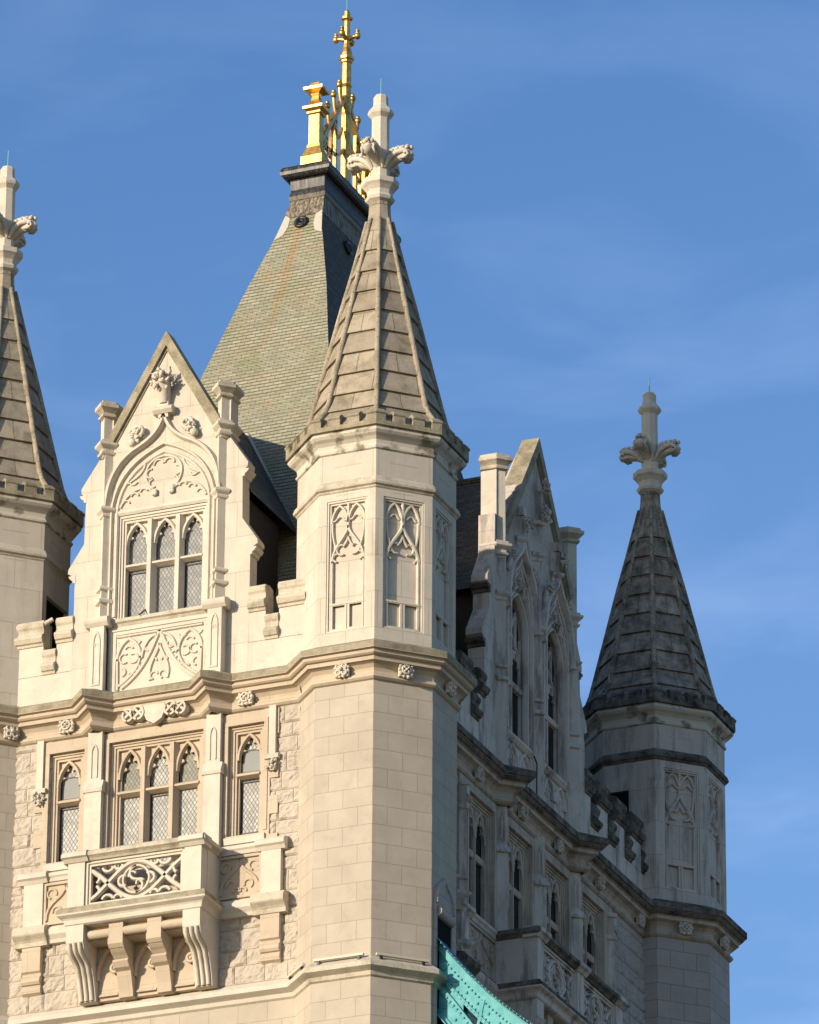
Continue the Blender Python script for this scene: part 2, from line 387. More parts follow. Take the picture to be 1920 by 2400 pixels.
def cusped(c, w, zb, zs, zt):             # cinquefoil-headed light
    h = zt - zs; hw = w / 2
    circ = [(c, zs + .84 * h, .135 * w), (c - .20 * w, zs + .47 * h, .165 * w), (c + .20 * w, zs + .47 * h, .165 * w), (c - .31 * w, zs + .10 * h, .19 * w), (c + .31 * w, zs + .10 * h, .19 * w), (c, zs + .30 * h, .24 * w), (c, zs + .62 * h, .09 * w)]
    o = (c, zs + .30 * h); pts = []
    a = -20.0
    while a <= 200:
        dx, dz = cos(rad(a)), sin(rad(a)); best = .05
        for cx, cz, r in circ:
            ex, ez = cx - o[0], cz - o[1]; q = ex * dx + ez * dz; dsc = r * r - (ex * ex + ez * ez - q * q)
            if dsc > 0: best = max(best, q + sqrt(dsc))
        x, z = o[0] + dx * best, o[1] + dz * best
        pts.append((min(max(x, c - hw), c + hw), min(z, zt))); a += 5
    return [(c + hw, zb), (c + hw, zs)] + [p for p in pts if p[1] > zs + .02] + [(c - hw, zs), (c - hw, zb)]
def rectp(u0, u1, z0, z1): return [(u0, z0), (u1, z0), (u1, z1), (u0, z1)]

def FA(u, d, z): return (-5.1 + u, -1.10 - d, z)
def FB(u, d, z): return (0.37 + d, 9.2426 + u, z)
def FT(c, an, ap):
    n = (cos(an), sin(an)); tt = (-sin(an), cos(an))
    return lambda u, d, z: (c[0] + n[0] * (ap + d) + tt[0] * u, c[1] + n[1] * (ap + d) + tt[1] * u, z)
A0 = (-5.1, 0, 0); B0 = (0, 9.2426, 0)

# ------------------------------------------------------------------ setting
g = MB(); g.box(-3000, 3000, -3000, 3000, -2.2, -1.9)
gr = g.build("ground", M_ground); gr['kind'] = 'structure'

# ------------------------------------------------------------------ the tower
T = empty("stone_tower", (-5.1, 9.2426, -1.9))
tag(T, "pale stone Gothic bridge tower with octagonal corner turrets, green slate roof and gilded cresting", "tower")

def boss(fr, u, d, z, s, seed, parent, kind=0):
    rs = random.Random(seed); b = MB(fr)
    b.box(u - s * .42, u + s * .42, d - .12, d - .02, z - s * .42, z + s * .42)
    if kind == 0:                                      # four-petal flower
        b.ball((u, d + .05, z), s * .13)
        for i in range(4):
            a = pi / 4 + i * pi / 2; cx, cz = u + s * .27 * cos(a), z + s * .27 * sin(a)
            b.ring((cx, d, cz), s * .155, s * .075, 10, 6); b.ball((cx, d - .02, cz), s * .08)
            for q in (-.5, .5): b.ball((u + s * .44 * cos(a + q), d - .03, z + s * .44 * sin(a + q)), s * .10)
    else:                                              # pierced leaf knot
        b.ball((u, d + .02, z), s * .10)
        b.ring((u, d, z), s * .26, s * .07, 12, 6)
        for i in range(10):
            a = i * 2 * pi / 10; r = s * (.40 + .04 * rs.random()); b.ball((u + r * cos(a), d - .03, z + r * sin(a)), s * (.095 + .04 * rs.random()))
        for i in range(4):
            a = i * pi / 2; b.ball((u + s * .17 * cos(a + .78), d + .02, z + s * .17 * sin(a + .78)), s * .07)
    return b.build("carved_boss", M_lime, parent)

def leaf(b, c, s, seed, raw=False):                    # a clump of carved foliage
    rs = random.Random(seed)
    for i in range(9):                                 # curling leaf lobes
        a = i * 2.4 + rs.random() * .5; r = s * (.10 + .035 * i); x, z = c[0] + r * cos(a), c[2] + r * sin(a); y = c[1] + s * (.30 - .035 * i)
        b.tube([(c[0] + r * .3 * cos(a), y - s * .12, c[2] + r * .3 * sin(a)), (x, y, z), (x + s * .10 * cos(a + .9), y + s * .02, z + s * .10 * sin(a + .9)), (x + s * .10 * cos(a + 2.2), y - s * .04, z + s * .10 * sin(a + 2.2))], [s * .05, s * .075, s * .065, s * .035], 6, raw)
    for i in range(16):
        a = rs.random() * 6.28; r = s * (.12 + .34 * rs.random())
        b.ball((c[0] + r * cos(a), c[1] + s * (.05 + .22 * rs.random()), c[2] + r * sin(a)), s * (.055 + .045 * rs.random()), (1, .8, 1), 6, 5, raw)
    return b

CORN = [(-.03, 55.52), (.055, 55.555), (.10, 55.60), (.085, 55.665), (.03, 55.71), (.02, 55.76), (.04, 55.83), (.11, 55.91), (.20, 55.945), (.235, 55.95), (.245, 56.04), (.30, 56.055), (.345, 56.09), (.35, 56.16), (.43, 56.18), (.435, 56.34)]
CORN_TOP = [(.425, 56.341), (-.06, 56.60)]
DARKTOP = [(.24, 56.052), (.305, 56.056), (.352, 56.09), (.356, 56.165), (.436, 56.178), (.441, 56.34)]
DSTR = [(-.03, 48.22), (.05, 48.27), (.08, 48.36), (.20, 48.42), (.24, 48.44), (.24, 48.55), (.18, 48.60), (-.03, 48.76)]
K = cos(rad(22.5))
def ringprof(prof, ap): return [((ap + o) / K, z) for o, z in prof]

def turret(c, panels, dark, seed, openings=()):
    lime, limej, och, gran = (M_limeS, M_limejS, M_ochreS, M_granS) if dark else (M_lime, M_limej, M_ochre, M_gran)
    ap = 1.79
    body = MB(uvo=(c[0], c[1], 48.25 - .464 * 100))
    body.octa(c, [(1.937, -1.9), (1.937, 55.6)])
    tb = body.build("turret", gran, T)
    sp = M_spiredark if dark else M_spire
    # string course and main cornice rings
    MB().octa(c, ringprof(DSTR, ap), caps=(False, False)).build("string_course", lime if dark else M_worn, tb)
    MB().octa(c, ringprof([(o, z + .004) for o, z in CORN], ap)).build("cornice", och, tb)
    MB().octa(c, ringprof([(o, z + .004) for o, z in (DARKTOP if dark else [(.435, 56.20), (.44, 56.34)]) + CORN_TOP], ap)).build("cornice_capping", M_caps if dark else M_moss, tb)
    # upper body: a core, eight face plates, some with sunk blind panels
    apu = 1.89 * K; hs = apu * math.tan(rad(22.5))
    ub = MB(uvo=(c[0], c[1], 56.9)); ub.octa(c, [((apu - .13) / K, 56.2), ((apu - .13) / K, 61.6)])
    for i in range(8):
        an = rad(-90 + 45 * i); fr = FT(c, an, apu); ub.fr = fr
        holes = [rectp(-.52, .52, 56.91, 60.27)] if i in panels else []
        for (fi, u0, u1, z0, z1) in openings:
            if fi == i: holes.append(rectp(u0, u1, z0, z1))
        ub.plate(rectp(-hs, hs, 56.25, 61.58), holes, -.128, 0)
    up = ub.build("upper_stage", limej, tb)
    for (fi, u0, u1, z0, z1) in openings:
        MB(FT(c, rad(-90 + 45 * fi), apu)).box(u0 + .003, u1 - .003, -.125, -.10, z0 + .003, z1 - .003).build("dark_opening", M_dark, tb)
    for i in panels:
        fr = FT(c, rad(-90 + 45 * i), apu); b = MB(fr)
        b.frame(-.519, .519, 56.911, 60.269, .045, -.127, -.02); b.frame(-.474, .474, 56.94, 60.224, .045, -.127, -.055, .03)
        d0, d1 = -.127, -.045
        b.bar([(0, 60.2), (0, 59.55)], .055, d0, d1)
        for sg in (-1, 1):
            b.bar(parch(sg * .215, .205, 59.70, .45), .05, d0, d1)
            b.bar(bez((0, 59.62), (sg * .03, 59.35), (sg * .40, 59.15), (sg * .41, 58.70), 12), .06, d0, d1)
            b.bar(bez((sg * .40, 59.75), (sg * .42, 59.45), (sg * .36, 59.2), (sg * .30, 59.05), 8), .045, d0, d1 - .01)
            b.bar(bez((sg * .02, 59.80), (sg * .10, 59.72), (sg * .12, 59.86), (sg * .20, 59.88), 6), .035, d0, d1 - .02)
            b.bar(bez((sg * .41, 59.80), (sg * .33, 59.72), (sg * .31, 59.86), (sg * .22, 59.88), 6), .035, d0, d1 - .02)
            b.bar(arc(sg * .16, 59.02, .13, 100 if sg > 0 else 80, -110 if sg > 0 else 290, 9), .04, d0, d1 - .015)
            b.bar(arc(sg * .28, 58.83, .10, 90, -80 if sg > 0 else 260, 8), .04, d0, d1 - .015)
            b.bar(bez((0, 59.36), (sg * .02, 59.2), (sg * .10, 59.12), (sg * .13, 59.1), 6), .04, d0, d1 - .01)
            b.bar([(sg * .40, 58.75), (sg * .40, 57.62)], .05, d0, d1)
            for cx in (sg * .215,): 
                b.frame(cx - .205, cx + .205, 56.955, 57.64, .05, d0, d1)
        b.bar([(-.43, 57.63), (.43, 57.63)], .08, d0, -.03)
        b.build("blind_panel", lime, tb)
    for i in range(8):                                  # mason's cross marks (repaired joints)
        if (i in (0, 1, 2)):
            fr = FT(c, rad(-90 + 45 * i), apu); b = MB(fr)
            b.box(-.36, .34, -.02, .003, 61.13, 61.165); b.box(-.30, .22, -.02, .003, 60.385, 60.41)
            b.build("mortar_mark", M_rock, tb)
    MB().octa(c, ringprof([(-.02, 60.44), (.03, 60.49), (.035, 60.52), (.09, 60.55), (.10, 60.60), (.075, 60.66), (.07, 60.69), (-.02, 60.80)], apu)).build("upper_string_course", M_caps if dark else M_worn, tb)
    # coved cornice with battlements
    MB().octa(c, ringprof([(-.02, 61.45), (.045, 61.485), (.055, 61.53), (.02, 61.56), (.015, 61.62), (.03, 61.70), (.10, 61.77), (.18, 61.82), (.23, 61.88), (.235, 61.93), (.19, 61.955), (.19, 61.99)], apu)).build("cove", M_cove, tb)
    bt = MB().octa(c, ringprof([(.15, 61.985), (.275, 61.985), (.28, 62.10), (.05, 62.13)], apu)).build("battlement_base", M_caps if dark else M_moss, tb)
    apm = apu + .28; hm = apm * math.tan(rad(22.5)); first = {}
    mer = []
    for i in range(8):
        fr = FT(c, rad(-90 + 45 * i), apm); b = MB(fr)
        MP = [(-.24, 62.09), (-.003, 62.09), (-.003, 62.25), (.025, 62.28), (.025, 62.32), (-.02, 62.35), (-.10, 62.42), (-.24, 62.42)]
        for u0, u1 in ((-.40, -.098), (.098, .40)):
            MB(fr).prof_u(MP, u0, u1).build("merlon", M_caps if dark else M_moss, tb)
        e = .30 * K; cc = [FT(c, rad(-90 + 45 * i), apm)(.592, 0, 0)[:2], FT(c, rad(-45 + 45 * i), apm)(-.592, 0, 0)[:2]]
        cm = FT(c, rad(-90 + 45 * i), apm)(hm, 0, 0)[:2]
        MB().sweep([cc[0], cm, cc[1]], [(-o, z) for o, z in MP] + [(.24, 62.09)]).build("merlon", M_caps if dark else M_moss, tb)
    # spire: stepped stone courses, ridge ribs
    zs = [62.10, 62.68, 63.18, 63.77, 64.38, 64.98, 65.59, 66.19, 66.79, 67.41, 68.34]
    def RZ(z):
        if z > 63.03: return .30 + (68.34 - z) * .2425
        return 1.588 + (63.03 - z) * .30 + max(0, 62.75 - z) * .42
    pr = []
    for a, b_ in zip(zs[:-1], zs[1:]):
        if not pr: pr.append((RZ(a), a))
        else: pr.append((RZ(a + .15) + .025, a + .15))
        m_ = (a + b_) / 2
        pr += [(RZ(m_), m_)] if m_ < 63.1 else []
        pr += [(RZ(b_) - .03, b_), (RZ(b_) + .035, b_ + .004)] if b_ < 68 else [(RZ(b_), b_)]
    pr += [(.30, 68.34), (.27, 68.6), (.255, 68.95)]
    s_ = MB(uvo=(c[0], c[1], 63.18)).octa(c, pr).build("spire", sp, tb)
    for k in range(8):
        a = rad(-67.5 + 45 * k); b = MB(); pts = []; rr = []
        for z in (62.2, 62.45, 62.7, 62.95, 63.3, 64, 65, 66, 67, 67.9, 68.38):
            R = RZ(z) + .015; pts.append((c[0] + R * cos(a), c[1] + R * sin(a), z)); rr.append(.072 if z < 67 else .052)
        b.tube(pts, rr, 8, True); b.build("ridge_rib", sp if dark else M_spire, s_)
    # neck collar, finial shaft
    f = MB()
    f.octa(c, [(.25, 68.86), (.345, 68.92), (.375, 68.99), (.345, 69.03), (.31, 69.08), (.325, 69.18), (.40, 69.27), (.465, 69.33), (.465, 69.46), (.24, 69.56), (.225, 69.6), (.215, 71.1), (.22, 71.2), (.31, 71.30), (.325, 71.36), (.29, 71.44), (.20, 71.52), (.185, 71.58), (.182, 71.80), (.15, 71.85)], caps=(False, True))
    for q in range(4):
        an = rad(-90 + 90 * q); n = Vector((cos(an), sin(an), 0)); tt = Vector((-sin(an), cos(an), 0)); o = Vector((c[0], c[1], 0))
        def P(r, s2, z): return o + n * r + tt * s2 + Vector((0, 0, z))
        f.tube([P(.06, 0, 69.80), P(.20, 0, 69.98), P(.36, 0, 70.05), P(.54, 0, 70.06), P(.70, 0, 70.07), P(.80, 0, 70.09), P(.86, 0, 70.12)], [.12, .145, .14, .125, .14, .125, .06], 10, True)
        for sg in (-1, 1):
            f.tube([P(.16, sg * .13, 69.80), P(.30, sg * .17, 70.0), P(.48, sg * .16, 70.13), P(.66, sg * .14, 70.17), P(.78, sg * .13, 70.11)], [.04, .075, .07, .075, .05], 7, True)
            for (r, z, q2) in ((.74, 70.26, .06), (.60, 70.25, .075), (.47, 70.25, .07), (.34, 70.22, .075)): f.ball(P(r, sg * .09, z), q2, raw=True)
            f.tube([P(.58, sg * .15, 69.98), P(.70, sg * .165, 69.96), P(.80, sg * .15, 70.04), P(.76, sg * .165, 70.12), P(.69, sg * .165, 70.08)], .035, 6, True)
        for (r, z, q2) in ((.82, 70.27, .06), (.72, 70.33, .055), (.60, 70.32, .065), (.48, 70.33, .06), (.36, 70.30, .07)): f.ball(P(r, 0, z), q2, raw=True)
    fi = f.build("finial", M_lime, tb)
    MB().tube([(c[0], c[1], 71.8), (c[0] + .005, c[1], 72.34)], .014, 6, True).build("lightning_rod", M_verd, tb)
    for i in (0, 1, 2):
        boss(FT(c, rad(-90 + 45 * i), ap), .0, .20, 55.83, .40, seed + i, tb, (i + seed) % 2)
    return tb

cN, cL, cF = (0, 0), (-10.2, 0), (0, 18.4853)
tN = turret(cN, (0, 1, 2), False, 10)
tL = turret(cL, (6, 7, 0), False, 21, openings=[(2, -.5, .72, 58.2, 59.66)])
tF = turret(cF, (1, 2, 3), True, 32, openings=[(0, -.62, -.02, 58.6, 59.70)])

# ------------------------------------------------------------------ windows
def light_set(fr, centers, w, zb, ztr, zs, zt, dg, parent, mats, frame=(0, 0, 0, 0), hood=True, casements=(), mp=.24):
    """mullioned window in an opening; frame = opening rectangle u0,u1,z0,z1"""
    u0, u1, z0, z1 = frame
    b = MB(fr)
    if hood:
        b.plate([(u0 - .09, z0 + .05), (u0 + .008, z0 + .05), (u0 + .008, z1 - .008), (u1 - .008, z1 - .008), (u1 - .008, z0 + .05), (u1 + .09, z0 + .05), (u1 + .09, z1 + .09), (u0 - .09, z1 + .09)], [], -.03, .078)
    n = .058
    for k in range(3):
        q = k * n + .003; b.frame(u0 + q, u1 - q, z0 + .003, z1 - q, n + .002, dg, -.025 - .035 * k, .0)
    iu0, iu1, iz1 = u0 + 3 * n, u1 - 3 * n, z1 - 3 * n
    holes = []
    for cu in centers:
        holes.append(cusped(cu, w, ztr + .09, zs, zt))
    b.plate(rectp(iu0, iu1, ztr + .02, iz1), holes, dg, dg + .07)
    fp = [(iu0, z0), (iu1, z0)]
    for cu in centers: b.bar(parch(cu, w / 2 + .03, zs - .08, iz1 - zs + .05), .07, dg + .07, dg + .07 + .09 * mp / .24, .5)
    m = [(centers[i] + centers[i + 1]) / 2 for i in range(len(centers) - 1)]
    mw = (centers[1] - centers[0] - w) if len(centers) > 1 else .1
    for mu in m: b.bar([(mu, z0), (mu, iz1)], mw, dg - .05, dg + mp, .55)
    if centers[0] - w / 2 - iu0 > .01:
        b.box(iu0, centers[0] - w / 2, dg - .05, dg + .10, z0, ztr + .08); b.box(centers[-1] + w / 2, iu1, dg - .05, dg + .10, z0, ztr + .08)
    b.prof_u([(dg - .05, ztr - .08), (dg + .06, ztr - .08), (dg + mp * .83, ztr - .03), (dg + mp * .83, ztr + .02), (dg + .05, ztr + .10), (dg - .05, ztr + .10)], iu0, iu1)
    wf = b.build("window", M_lime if hood is None else M_ochre, parent)
    for i, cu in enumerate(centers):
        for j, (a, c_) in enumerate(((zb, ztr), (ztr, zt + .05))):
            MB(fr, (fr(0, 0, 0)[0], fr(0, 0, 0)[1], 0)).box(cu - w / 2 - .02, cu + w / 2 + .02, dg - .03, dg - .012, a, c_).build("glass_pane", mats[i][j], wf)
    for (cu, a, c_) in casements:
        MB(fr).frame(cu - w / 2 + .003, cu + w / 2 - .003, a, c_, .028, dg - .012, dg + .02).build("casement", M_iron, wf)
    return wf

def pier_niche(b, u, d, z0, z1, w=.13):
    b.bar([(u - w / 2, z0)] + parch(u, w / 2, z1 - .22, .2, 5) + [(u + w / 2, z0)], .035, d - .01, d + .03)

# rock-faced blocks
def rock(fr, regions, skip, name, seed, zrow=.40):
    rs = random.Random(seed); b = MB(fr)
    for (u0, u1, z0, z1) in regions:
        z = z0
        while z < z1 - .05:
            h = min(zrow * (.8 + .5 * rs.random()), z1 - z)
            if z1 - z - h < .15: h = z1 - z
            u = u0 - rs.random() * .3
            while u < u1 - .02:
                l = .38 + .55 * rs.random(); a, c_ = max(u, u0), min(u + l, u1)
                if u1 - c_ < .12: c_ = u1; l = 9
                if c_ - a > .05 and not any(a < s[1] and c_ > s[0] and z < s[3] and z + h > s[2] for s in skip):
                    nx, nz_ = max(3, int((c_ - a) / .045)), max(3, int(h / .045)); of = rs.random() * 50; bulge = .018 + .026 * rs.random()
                    tilt = (rs.random() - .5) * .05; g = .007
                    P = []
                    for j in range(nz_ + 1):
                        for i in range(nx + 1):
                            x, y = i / nx, j / nz_
                            e = min(1, 9 * min(x * (c_ - a), (1 - x) * (c_ - a), y * h, (1 - y) * h) / .2)
                            nn = noise.fractal(Vector((x * (c_ - a) * 5.5 + of, y * h * 7, of)), .7, 2.1, 5)
                            fac = abs(noise.noise(Vector((x * (c_ - a) * 3 + of, y * h * 4, 3 + of))))
                            P.append((a + g + x * (c_ - a - 2 * g), e * (bulge + .034 * nn - .05 * fac + tilt * (x - .5)), z + g + y * (h - 2 * g)))
                    b.add(P, [(j * (nx + 1) + i, j * (nx + 1) + i + 1, (j + 1) * (nx + 1) + i + 1, (j + 1) * (nx + 1) + i) for j in range(nz_) for i in range(nx)])
                u += l
            z += h
    return b

# ------------------------------------------------------------------ sunlit facade
winC = (-1.235, 1.235, 52.0, 55.25); winL = (-2.80, -1.86, 52.42, 55.20); winR = (1.86, 2.80, 52.42, 55.20)
wa = MB(FA, (-5.1, 0, 48.25 - .464 * 100))
wa.plate(rectp(-3.8, 3.8, -1.9, 56.7), [rectp(*winC), rectp(*winL), rectp(*winR)], -.6, -.012)
wA = wa.build("wall", M_gran, T)
rk = rock(FA, [(-3.75, 3.75, 48.75, 51.95), (-3.75, -2.75, 51.95, 55.55), (2.75, 3.75, 51.95, 55.55)], [], "rock", 5)
rk.build("rock_faced_masonry", M_rock, wA)
# ashlar round the windows, toothed into the rough stone
qa = []
zq = [51.95, 52.35, 52.85, 53.3, 53.75, 54.3, 54.85, 55.5]
right = []
for i in range(len(zq) - 1):
    e = 3.16 if i % 2 == 0 else 2.95
    right += [(e, zq[i]), (e, zq[i + 1])]
out = right + [(-x, z) for x, z in reversed(right)]
b = MB(FA, (-5.1, 0, 51.95)); b.plate(out, [rectp(*winC), rectp(*winL), rectp(*winR)], -.011, .055)
b.build("window_surround", M_ochre, wA)
gl = M_glass
light_set(FA, [-.745, 0, .745], .51, 52.0, 53.98, 54.42, 55.06, -.25, wA, [(gl, M_glassp), (gl, gl), (gl, M_glassp)], winC, 'o', casements=[(0, 52.3, 53.86)])
for wr in (winL, winR):
    cu = (wr[0] + wr[1]) / 2; cu = cu + (.02 if cu > 0 else -.02)
    light_set(FA, [cu], .53, 52.42, 53.98, 54.45, 55.02, -.25, wA, [(gl, gl)], wr, 'o', casements=[(cu, 52.55, 53.86), (cu, 54.08, 54.66)])
    MB(FA).box(cu - .235, cu + .235, -.259, -.248, 54.1, 54.64).build("dark_pane", M_pane, wA)
    MB(FA).prof_u([(-.36, 52.2), (.10, 52.2), (.12, 52.36), (.06, 52.40), (-.36, 52.46)], wr[0] - .05, wr[1] + .05).build("window_sill", M_lime, wA)
# pilasters between the windows
for sg in (-1, 1):
    u = sg * 1.54; b = MB(FA)
    b.box(u - .185, u + .185, .0, .20, 54.1, 55.6); b.box(u - .215, u + .215, .0, .24, 51.9, 54.0)
    b.prof_u([(.0, 53.98), (.27, 53.98), (.29, 54.05), (.22, 54.2), (.20, 54.28), (0, 54.28)], u - .25, u + .25)
    pier_niche(b, u, .20, 54.36, 55.2, .15)
    b.box(u - .05, u + .05, .195, .203, 54.38, 55.02)
    b.build("pilaster", M_lime, wA)
    # label-stop shafts
    u = sg * 3.02; b = MB(FA); b.box(u - .085, u + .085, 0, .12, 54.3, 55.55); b.build("label_shaft", M_lime, wA)
    b = MB(FA); b.box(u - .1, u + .1, 0, .1, 53.92, 54.28); b.prof_u([(0, 54.2), (.16, 54.2), (.18, 54.28), (.12, 54.33), (0, 54.33)], u - .18, u + .18); leaf(b, (u, .10, 54.06), .40, 3 + sg); b.build("carved_label_stop", M_lime, wA)
# main cornice with prow-shaped breaks
path = [(-3.75, 0), (-1.54 - .38, 0), (-1.54, .38), (-1.54 + .38, 0), (1.54 - .38, 0), (1.54, .38), (1.54 + .38, 0), (3.75, 0)]
MB(FA).sweep(path, CORN).build("cornice", M_ochre, wA)
MB(FA).sweep(path, [(.435, 56.20), (.44, 56.34)] + CORN_TOP).build("cornice_capping", M_moss, wA)
boss(FA, 2.33, .20, 55.83, .42, 71, wA, 1); boss(FA, -2.33, .20, 55.83, .42, 72, wA, 1)
b = MB(FA)
sh = [(-.26, 56.02), (-.16, 56.0), (0, 56.08), (.16, 56.0), (.26, 56.02), (.27, 55.80), (.20, 55.62), (0, 55.50), (-.20, 55.62), (-.27, 55.80)]
b.plate(sh, [], .05, .24); b.build("carved_shield", M_lime, wA)
for sg in (-1, 1):
    b = MB(FA)
    for k, (cx, r) in enumerate(((.42, .13), (.68, .12))):
        for q in range(3):
            b.bar(arc(sg * cx, 55.83 - .03 * k, r + .012, 20 + q * 125, 130 + q * 125, 7, r * 1.25), .05, .06, .27, .3)
        b.bar([(sg * (cx - .14), 55.72), (sg * (cx + .10), 55.96)], .09, .05, .26, .4)
        b.bar([(sg * (cx - .10), 55.92), (sg * (cx + .14), 55.70)], .10, .05, .24, .4)
    b.build("carved_ribbon", M_lime, wA)
MB(FA).sweep([(-3.8, 0), (3.8, 0)], [(o, z - .003) for o, z in DSTR]).build("string_course", M_lime, wA)

# balcony
def console_prof(d, z0, z1, dl):
    pass
RAIL = [(-.13, 51.90), (.03, 51.90), (.06, 51.94), (.10, 51.97), (.15, 52.0), (.15, 52.09), (.08, 52.14), (-.13, 52.14)]
FLOOR = [(-.25, 50.32), (.0, 50.33), (.05, 50.36), (.07, 50.46), (.10, 50.50), (.17, 50.54), (.20, 50.56), (.20, 50.68), (.14, 50.75), (-.25, 50.78)]
def tracery_A(b, u0, u1, z0, z1, d0, d1):
    c = (z0 + z1) / 2; a = (z1 - z0) / 2 - .01; m = (u0 + u1) / 2; L = (u1 - u0) / 2
    for s in (-1, 1):
        b.bar([(m + L * (-1 + 2 * i / 40), c + s * a * cos(pi * (-1 + 2 * i / 40) * L / (L * 1.26))) for i in range(41)], .125, d0, d1)
        b.bar(arc(m, c + s * .165, .165, 90 if s > 0 else 90, 270 if s > 0 else -90, 10), .085, d0, d1)
        b.bar(arc(m, c, .335, 90, 270, 12) if s > 0 else arc(m, c, .335, -90, 90, 12), .078, d0, d1)
        b.bar(arc(m + s * .10, c - s * .10, .10, 30, 200, 6), .05, d0, d1 - .01)
        b.bar(arc(m + s * .33, c, .13, 60, 300, 8) if s < 0 else arc(m + s * .33, c, .13, -120, 120, 8), .065, d0, d1 - .01)
        for t2 in (-1, 1):
            b.bar(arc(m + s * L * .94, c + t2 * a * .35, .14, 120, 240, 6) if s > 0 else arc(m + s * L * .94, c + t2 * a * .35, .14, -60, 60, 6), .065, d0, d1 - .01)
            b.bar(arc(m + s * L * .63, c + t2 * a * .98, .15, 200, 340, 7) if t2 > 0 else arc(m + s * L * .63, c + t2 * a * .98, .15, 20, 160, 7), .065, d0, d1 - .01)
            b.bar(arc(m + s * L * .40, c + t2 * a * .92, .10, 180, 360, 7) if t2 > 0 else arc(m + s * L * .40, c + t2 * a * .92, .10, 0, 180, 7), .06, d0, d1 - .01)

def balcony(fr, hw, d, posts, corbels, parent, mat_top, wall_u):
    b = MB(fr)
    fl = MB(fr); fl.sweep([(-hw, 0), (-hw, d), (hw, d), (hw, 0)][::1], FLOOR); 
    fl.box(-hw + .05, hw - .05, 0, d - .05, 50.40, 50.70)
    bal = fl.build("balcony", M_lime, parent)
    MB(fr).sweep([(-hw, 0), (-hw, d), (hw, d), (hw, 0)], [(.205, 50.60), (.205, 50.685), (.14, 50.757), (-.24, 50.785)]).build("ledge_capping", M_moss if M_worn is not M_caps else M_caps, bal)
    MB(fr).sweep([(-hw, 0), (-hw, d), (hw, d), (hw, 0)], RAIL).build("handrail", M_worn, bal)
    for (p, w) in posts:
        b = MB(fr); b.box(p - w / 2, p + w / 2, d - .30, d + .03, 50.75, 51.92)
        b.prof_u([(d - .32, 51.89), (d + .06, 51.89), (d + .13, 51.97), (d + .19, 52.0), (d + .19, 52.10), (d + .1, 52.16), (d - .32, 52.16)], p - w / 2 - .10, p + w / 2 + .10)
        b.build("post", M_lime, bal)
    for (p, w), (q, w2) in zip(posts[:-1], posts[1:]):
        u0, u1 = p + w / 2, q - w2 / 2; b = MB(fr)
        b.frame(u0, u1, 50.75, 51.91, .07, d - .20, d - .02, .08); b.frame(u0 + .07, u1 - .07, 50.83, 51.84, .06, d - .18, d - .06, .05)
        tracery_A(b, u0 + .12, u1 - .12, 50.87, 51.79, d - .17, d - .07)
        b.build("traceried_panel", M_lime, bal)
    for s in (-1, 1):
        b = MB(fr); u = s * (hw - .05)
        b.box(min(u - .07, u + .07), max(u - .07, u + .07), 0, d - .3, 50.75, 51.92); b.build("side_panel", M_lime, bal)
    # corbels
    for (p, w, dd, moul) in corbels:
        prof = [(0, 50.34), (dd, 50.34), (dd, 49.93)]
        curve = bez((dd - .02, 49.90), (dd - .05, 49.55), (.62, 49.72), (.50, 49.30), 7) + bez((.48, 49.28), (.40, 49.0), (.34, 48.92), (.32, 48.70), 5)
        b = MB(fr); b.prof_u([(0, 50.34), (dd, 50.34), (dd, 49.92)] + curve + [(0, 48.70)], p - w / 2, p + w / 2)
        if moul:
            for k in (-1, 0, 1):
                b.tube([(p + k * w * .3, x + .03, z) for x, z in curve[:-1]] + [(p + k * w * .3, .35, 48.72)], .05, 7)
        else:
            for z in (49.42, 49.86): 
                pass
            b.prof_u([(.3, 49.36), (.66, 49.52), (.70, 49.46), (.60, 49.34), (.3, 49.2)], p - w / 2 - .015, p + w / 2 + .015)
            b.prof_u([(.5, 49.95), (dd + .02, 49.95), (dd + .02, 49.80), (dd - .06, 49.72), (.5, 49.74)], p - w / 2 - .01, p + w / 2 + .01)
        b.build("corbel", M_lime if moul else M_ochre, bal)
    cs = sorted(corbels)
    for (p, w, *_), (q, w2, *_) in zip(cs[:-1], cs[1:]):
        u0, u1 = p + w / 2, q - w2 / 2; b = MB(fr)
        b.box(u0, u1, 0, .20, 48.72, 50.33)
        b.tube([(u0, .86, 50.12), (u1, .86, 50.12)], .11, 10); b.box(u0, u1, .2, .80, 50.0, 50.32)
        ar = parch((u0 + u1) / 2, (u1 - u0) / 2 - .01, 49.2, .72)
        n = len(ar)                                    # half-dome web behind the roll
        for side in (-1, 1):
            web = [(x, z) for x, z in ar[:n // 2 + 1]] if side < 0 else [(x, z) for x, z in ar[n // 2:]]
        b.bar(ar, .09, .2, .34, .5)
        b.plate([(u0, 50.32), (u0, 49.2)] + ar + [(u1, 49.2), (u1, 50.32)][0:2], [], .2, .28)
        c_ = u1 - .13; b.ring((c_, .30, 49.46), .10, .045, 12, 6); b.ball((c_, .30, 49.46), .05)
        b.prof_u([(.2, 48.8), (.28, 48.8), (.2, 48.9)], u0 + .06, u1 - .06)
        b.build("vaulted_soffit", M_ochre, bal)
    return bal
balcony(FA, 1.70, 1.05, [(-1.495, .43), (1.495, .43)], [(-1.49, .44, 1.08, True), (-.49, .36, .96, False), (.49, .36, .96, False), (1.49, .44, 1.08, True)], wA, None, None)

MB(FA).box(-1.30, 1.30, .0, .075, 50.70, 51.98).build('added_balcony_lining', M_ochre, wA)  # ochre lining added to lighten and warm the shadowed recess
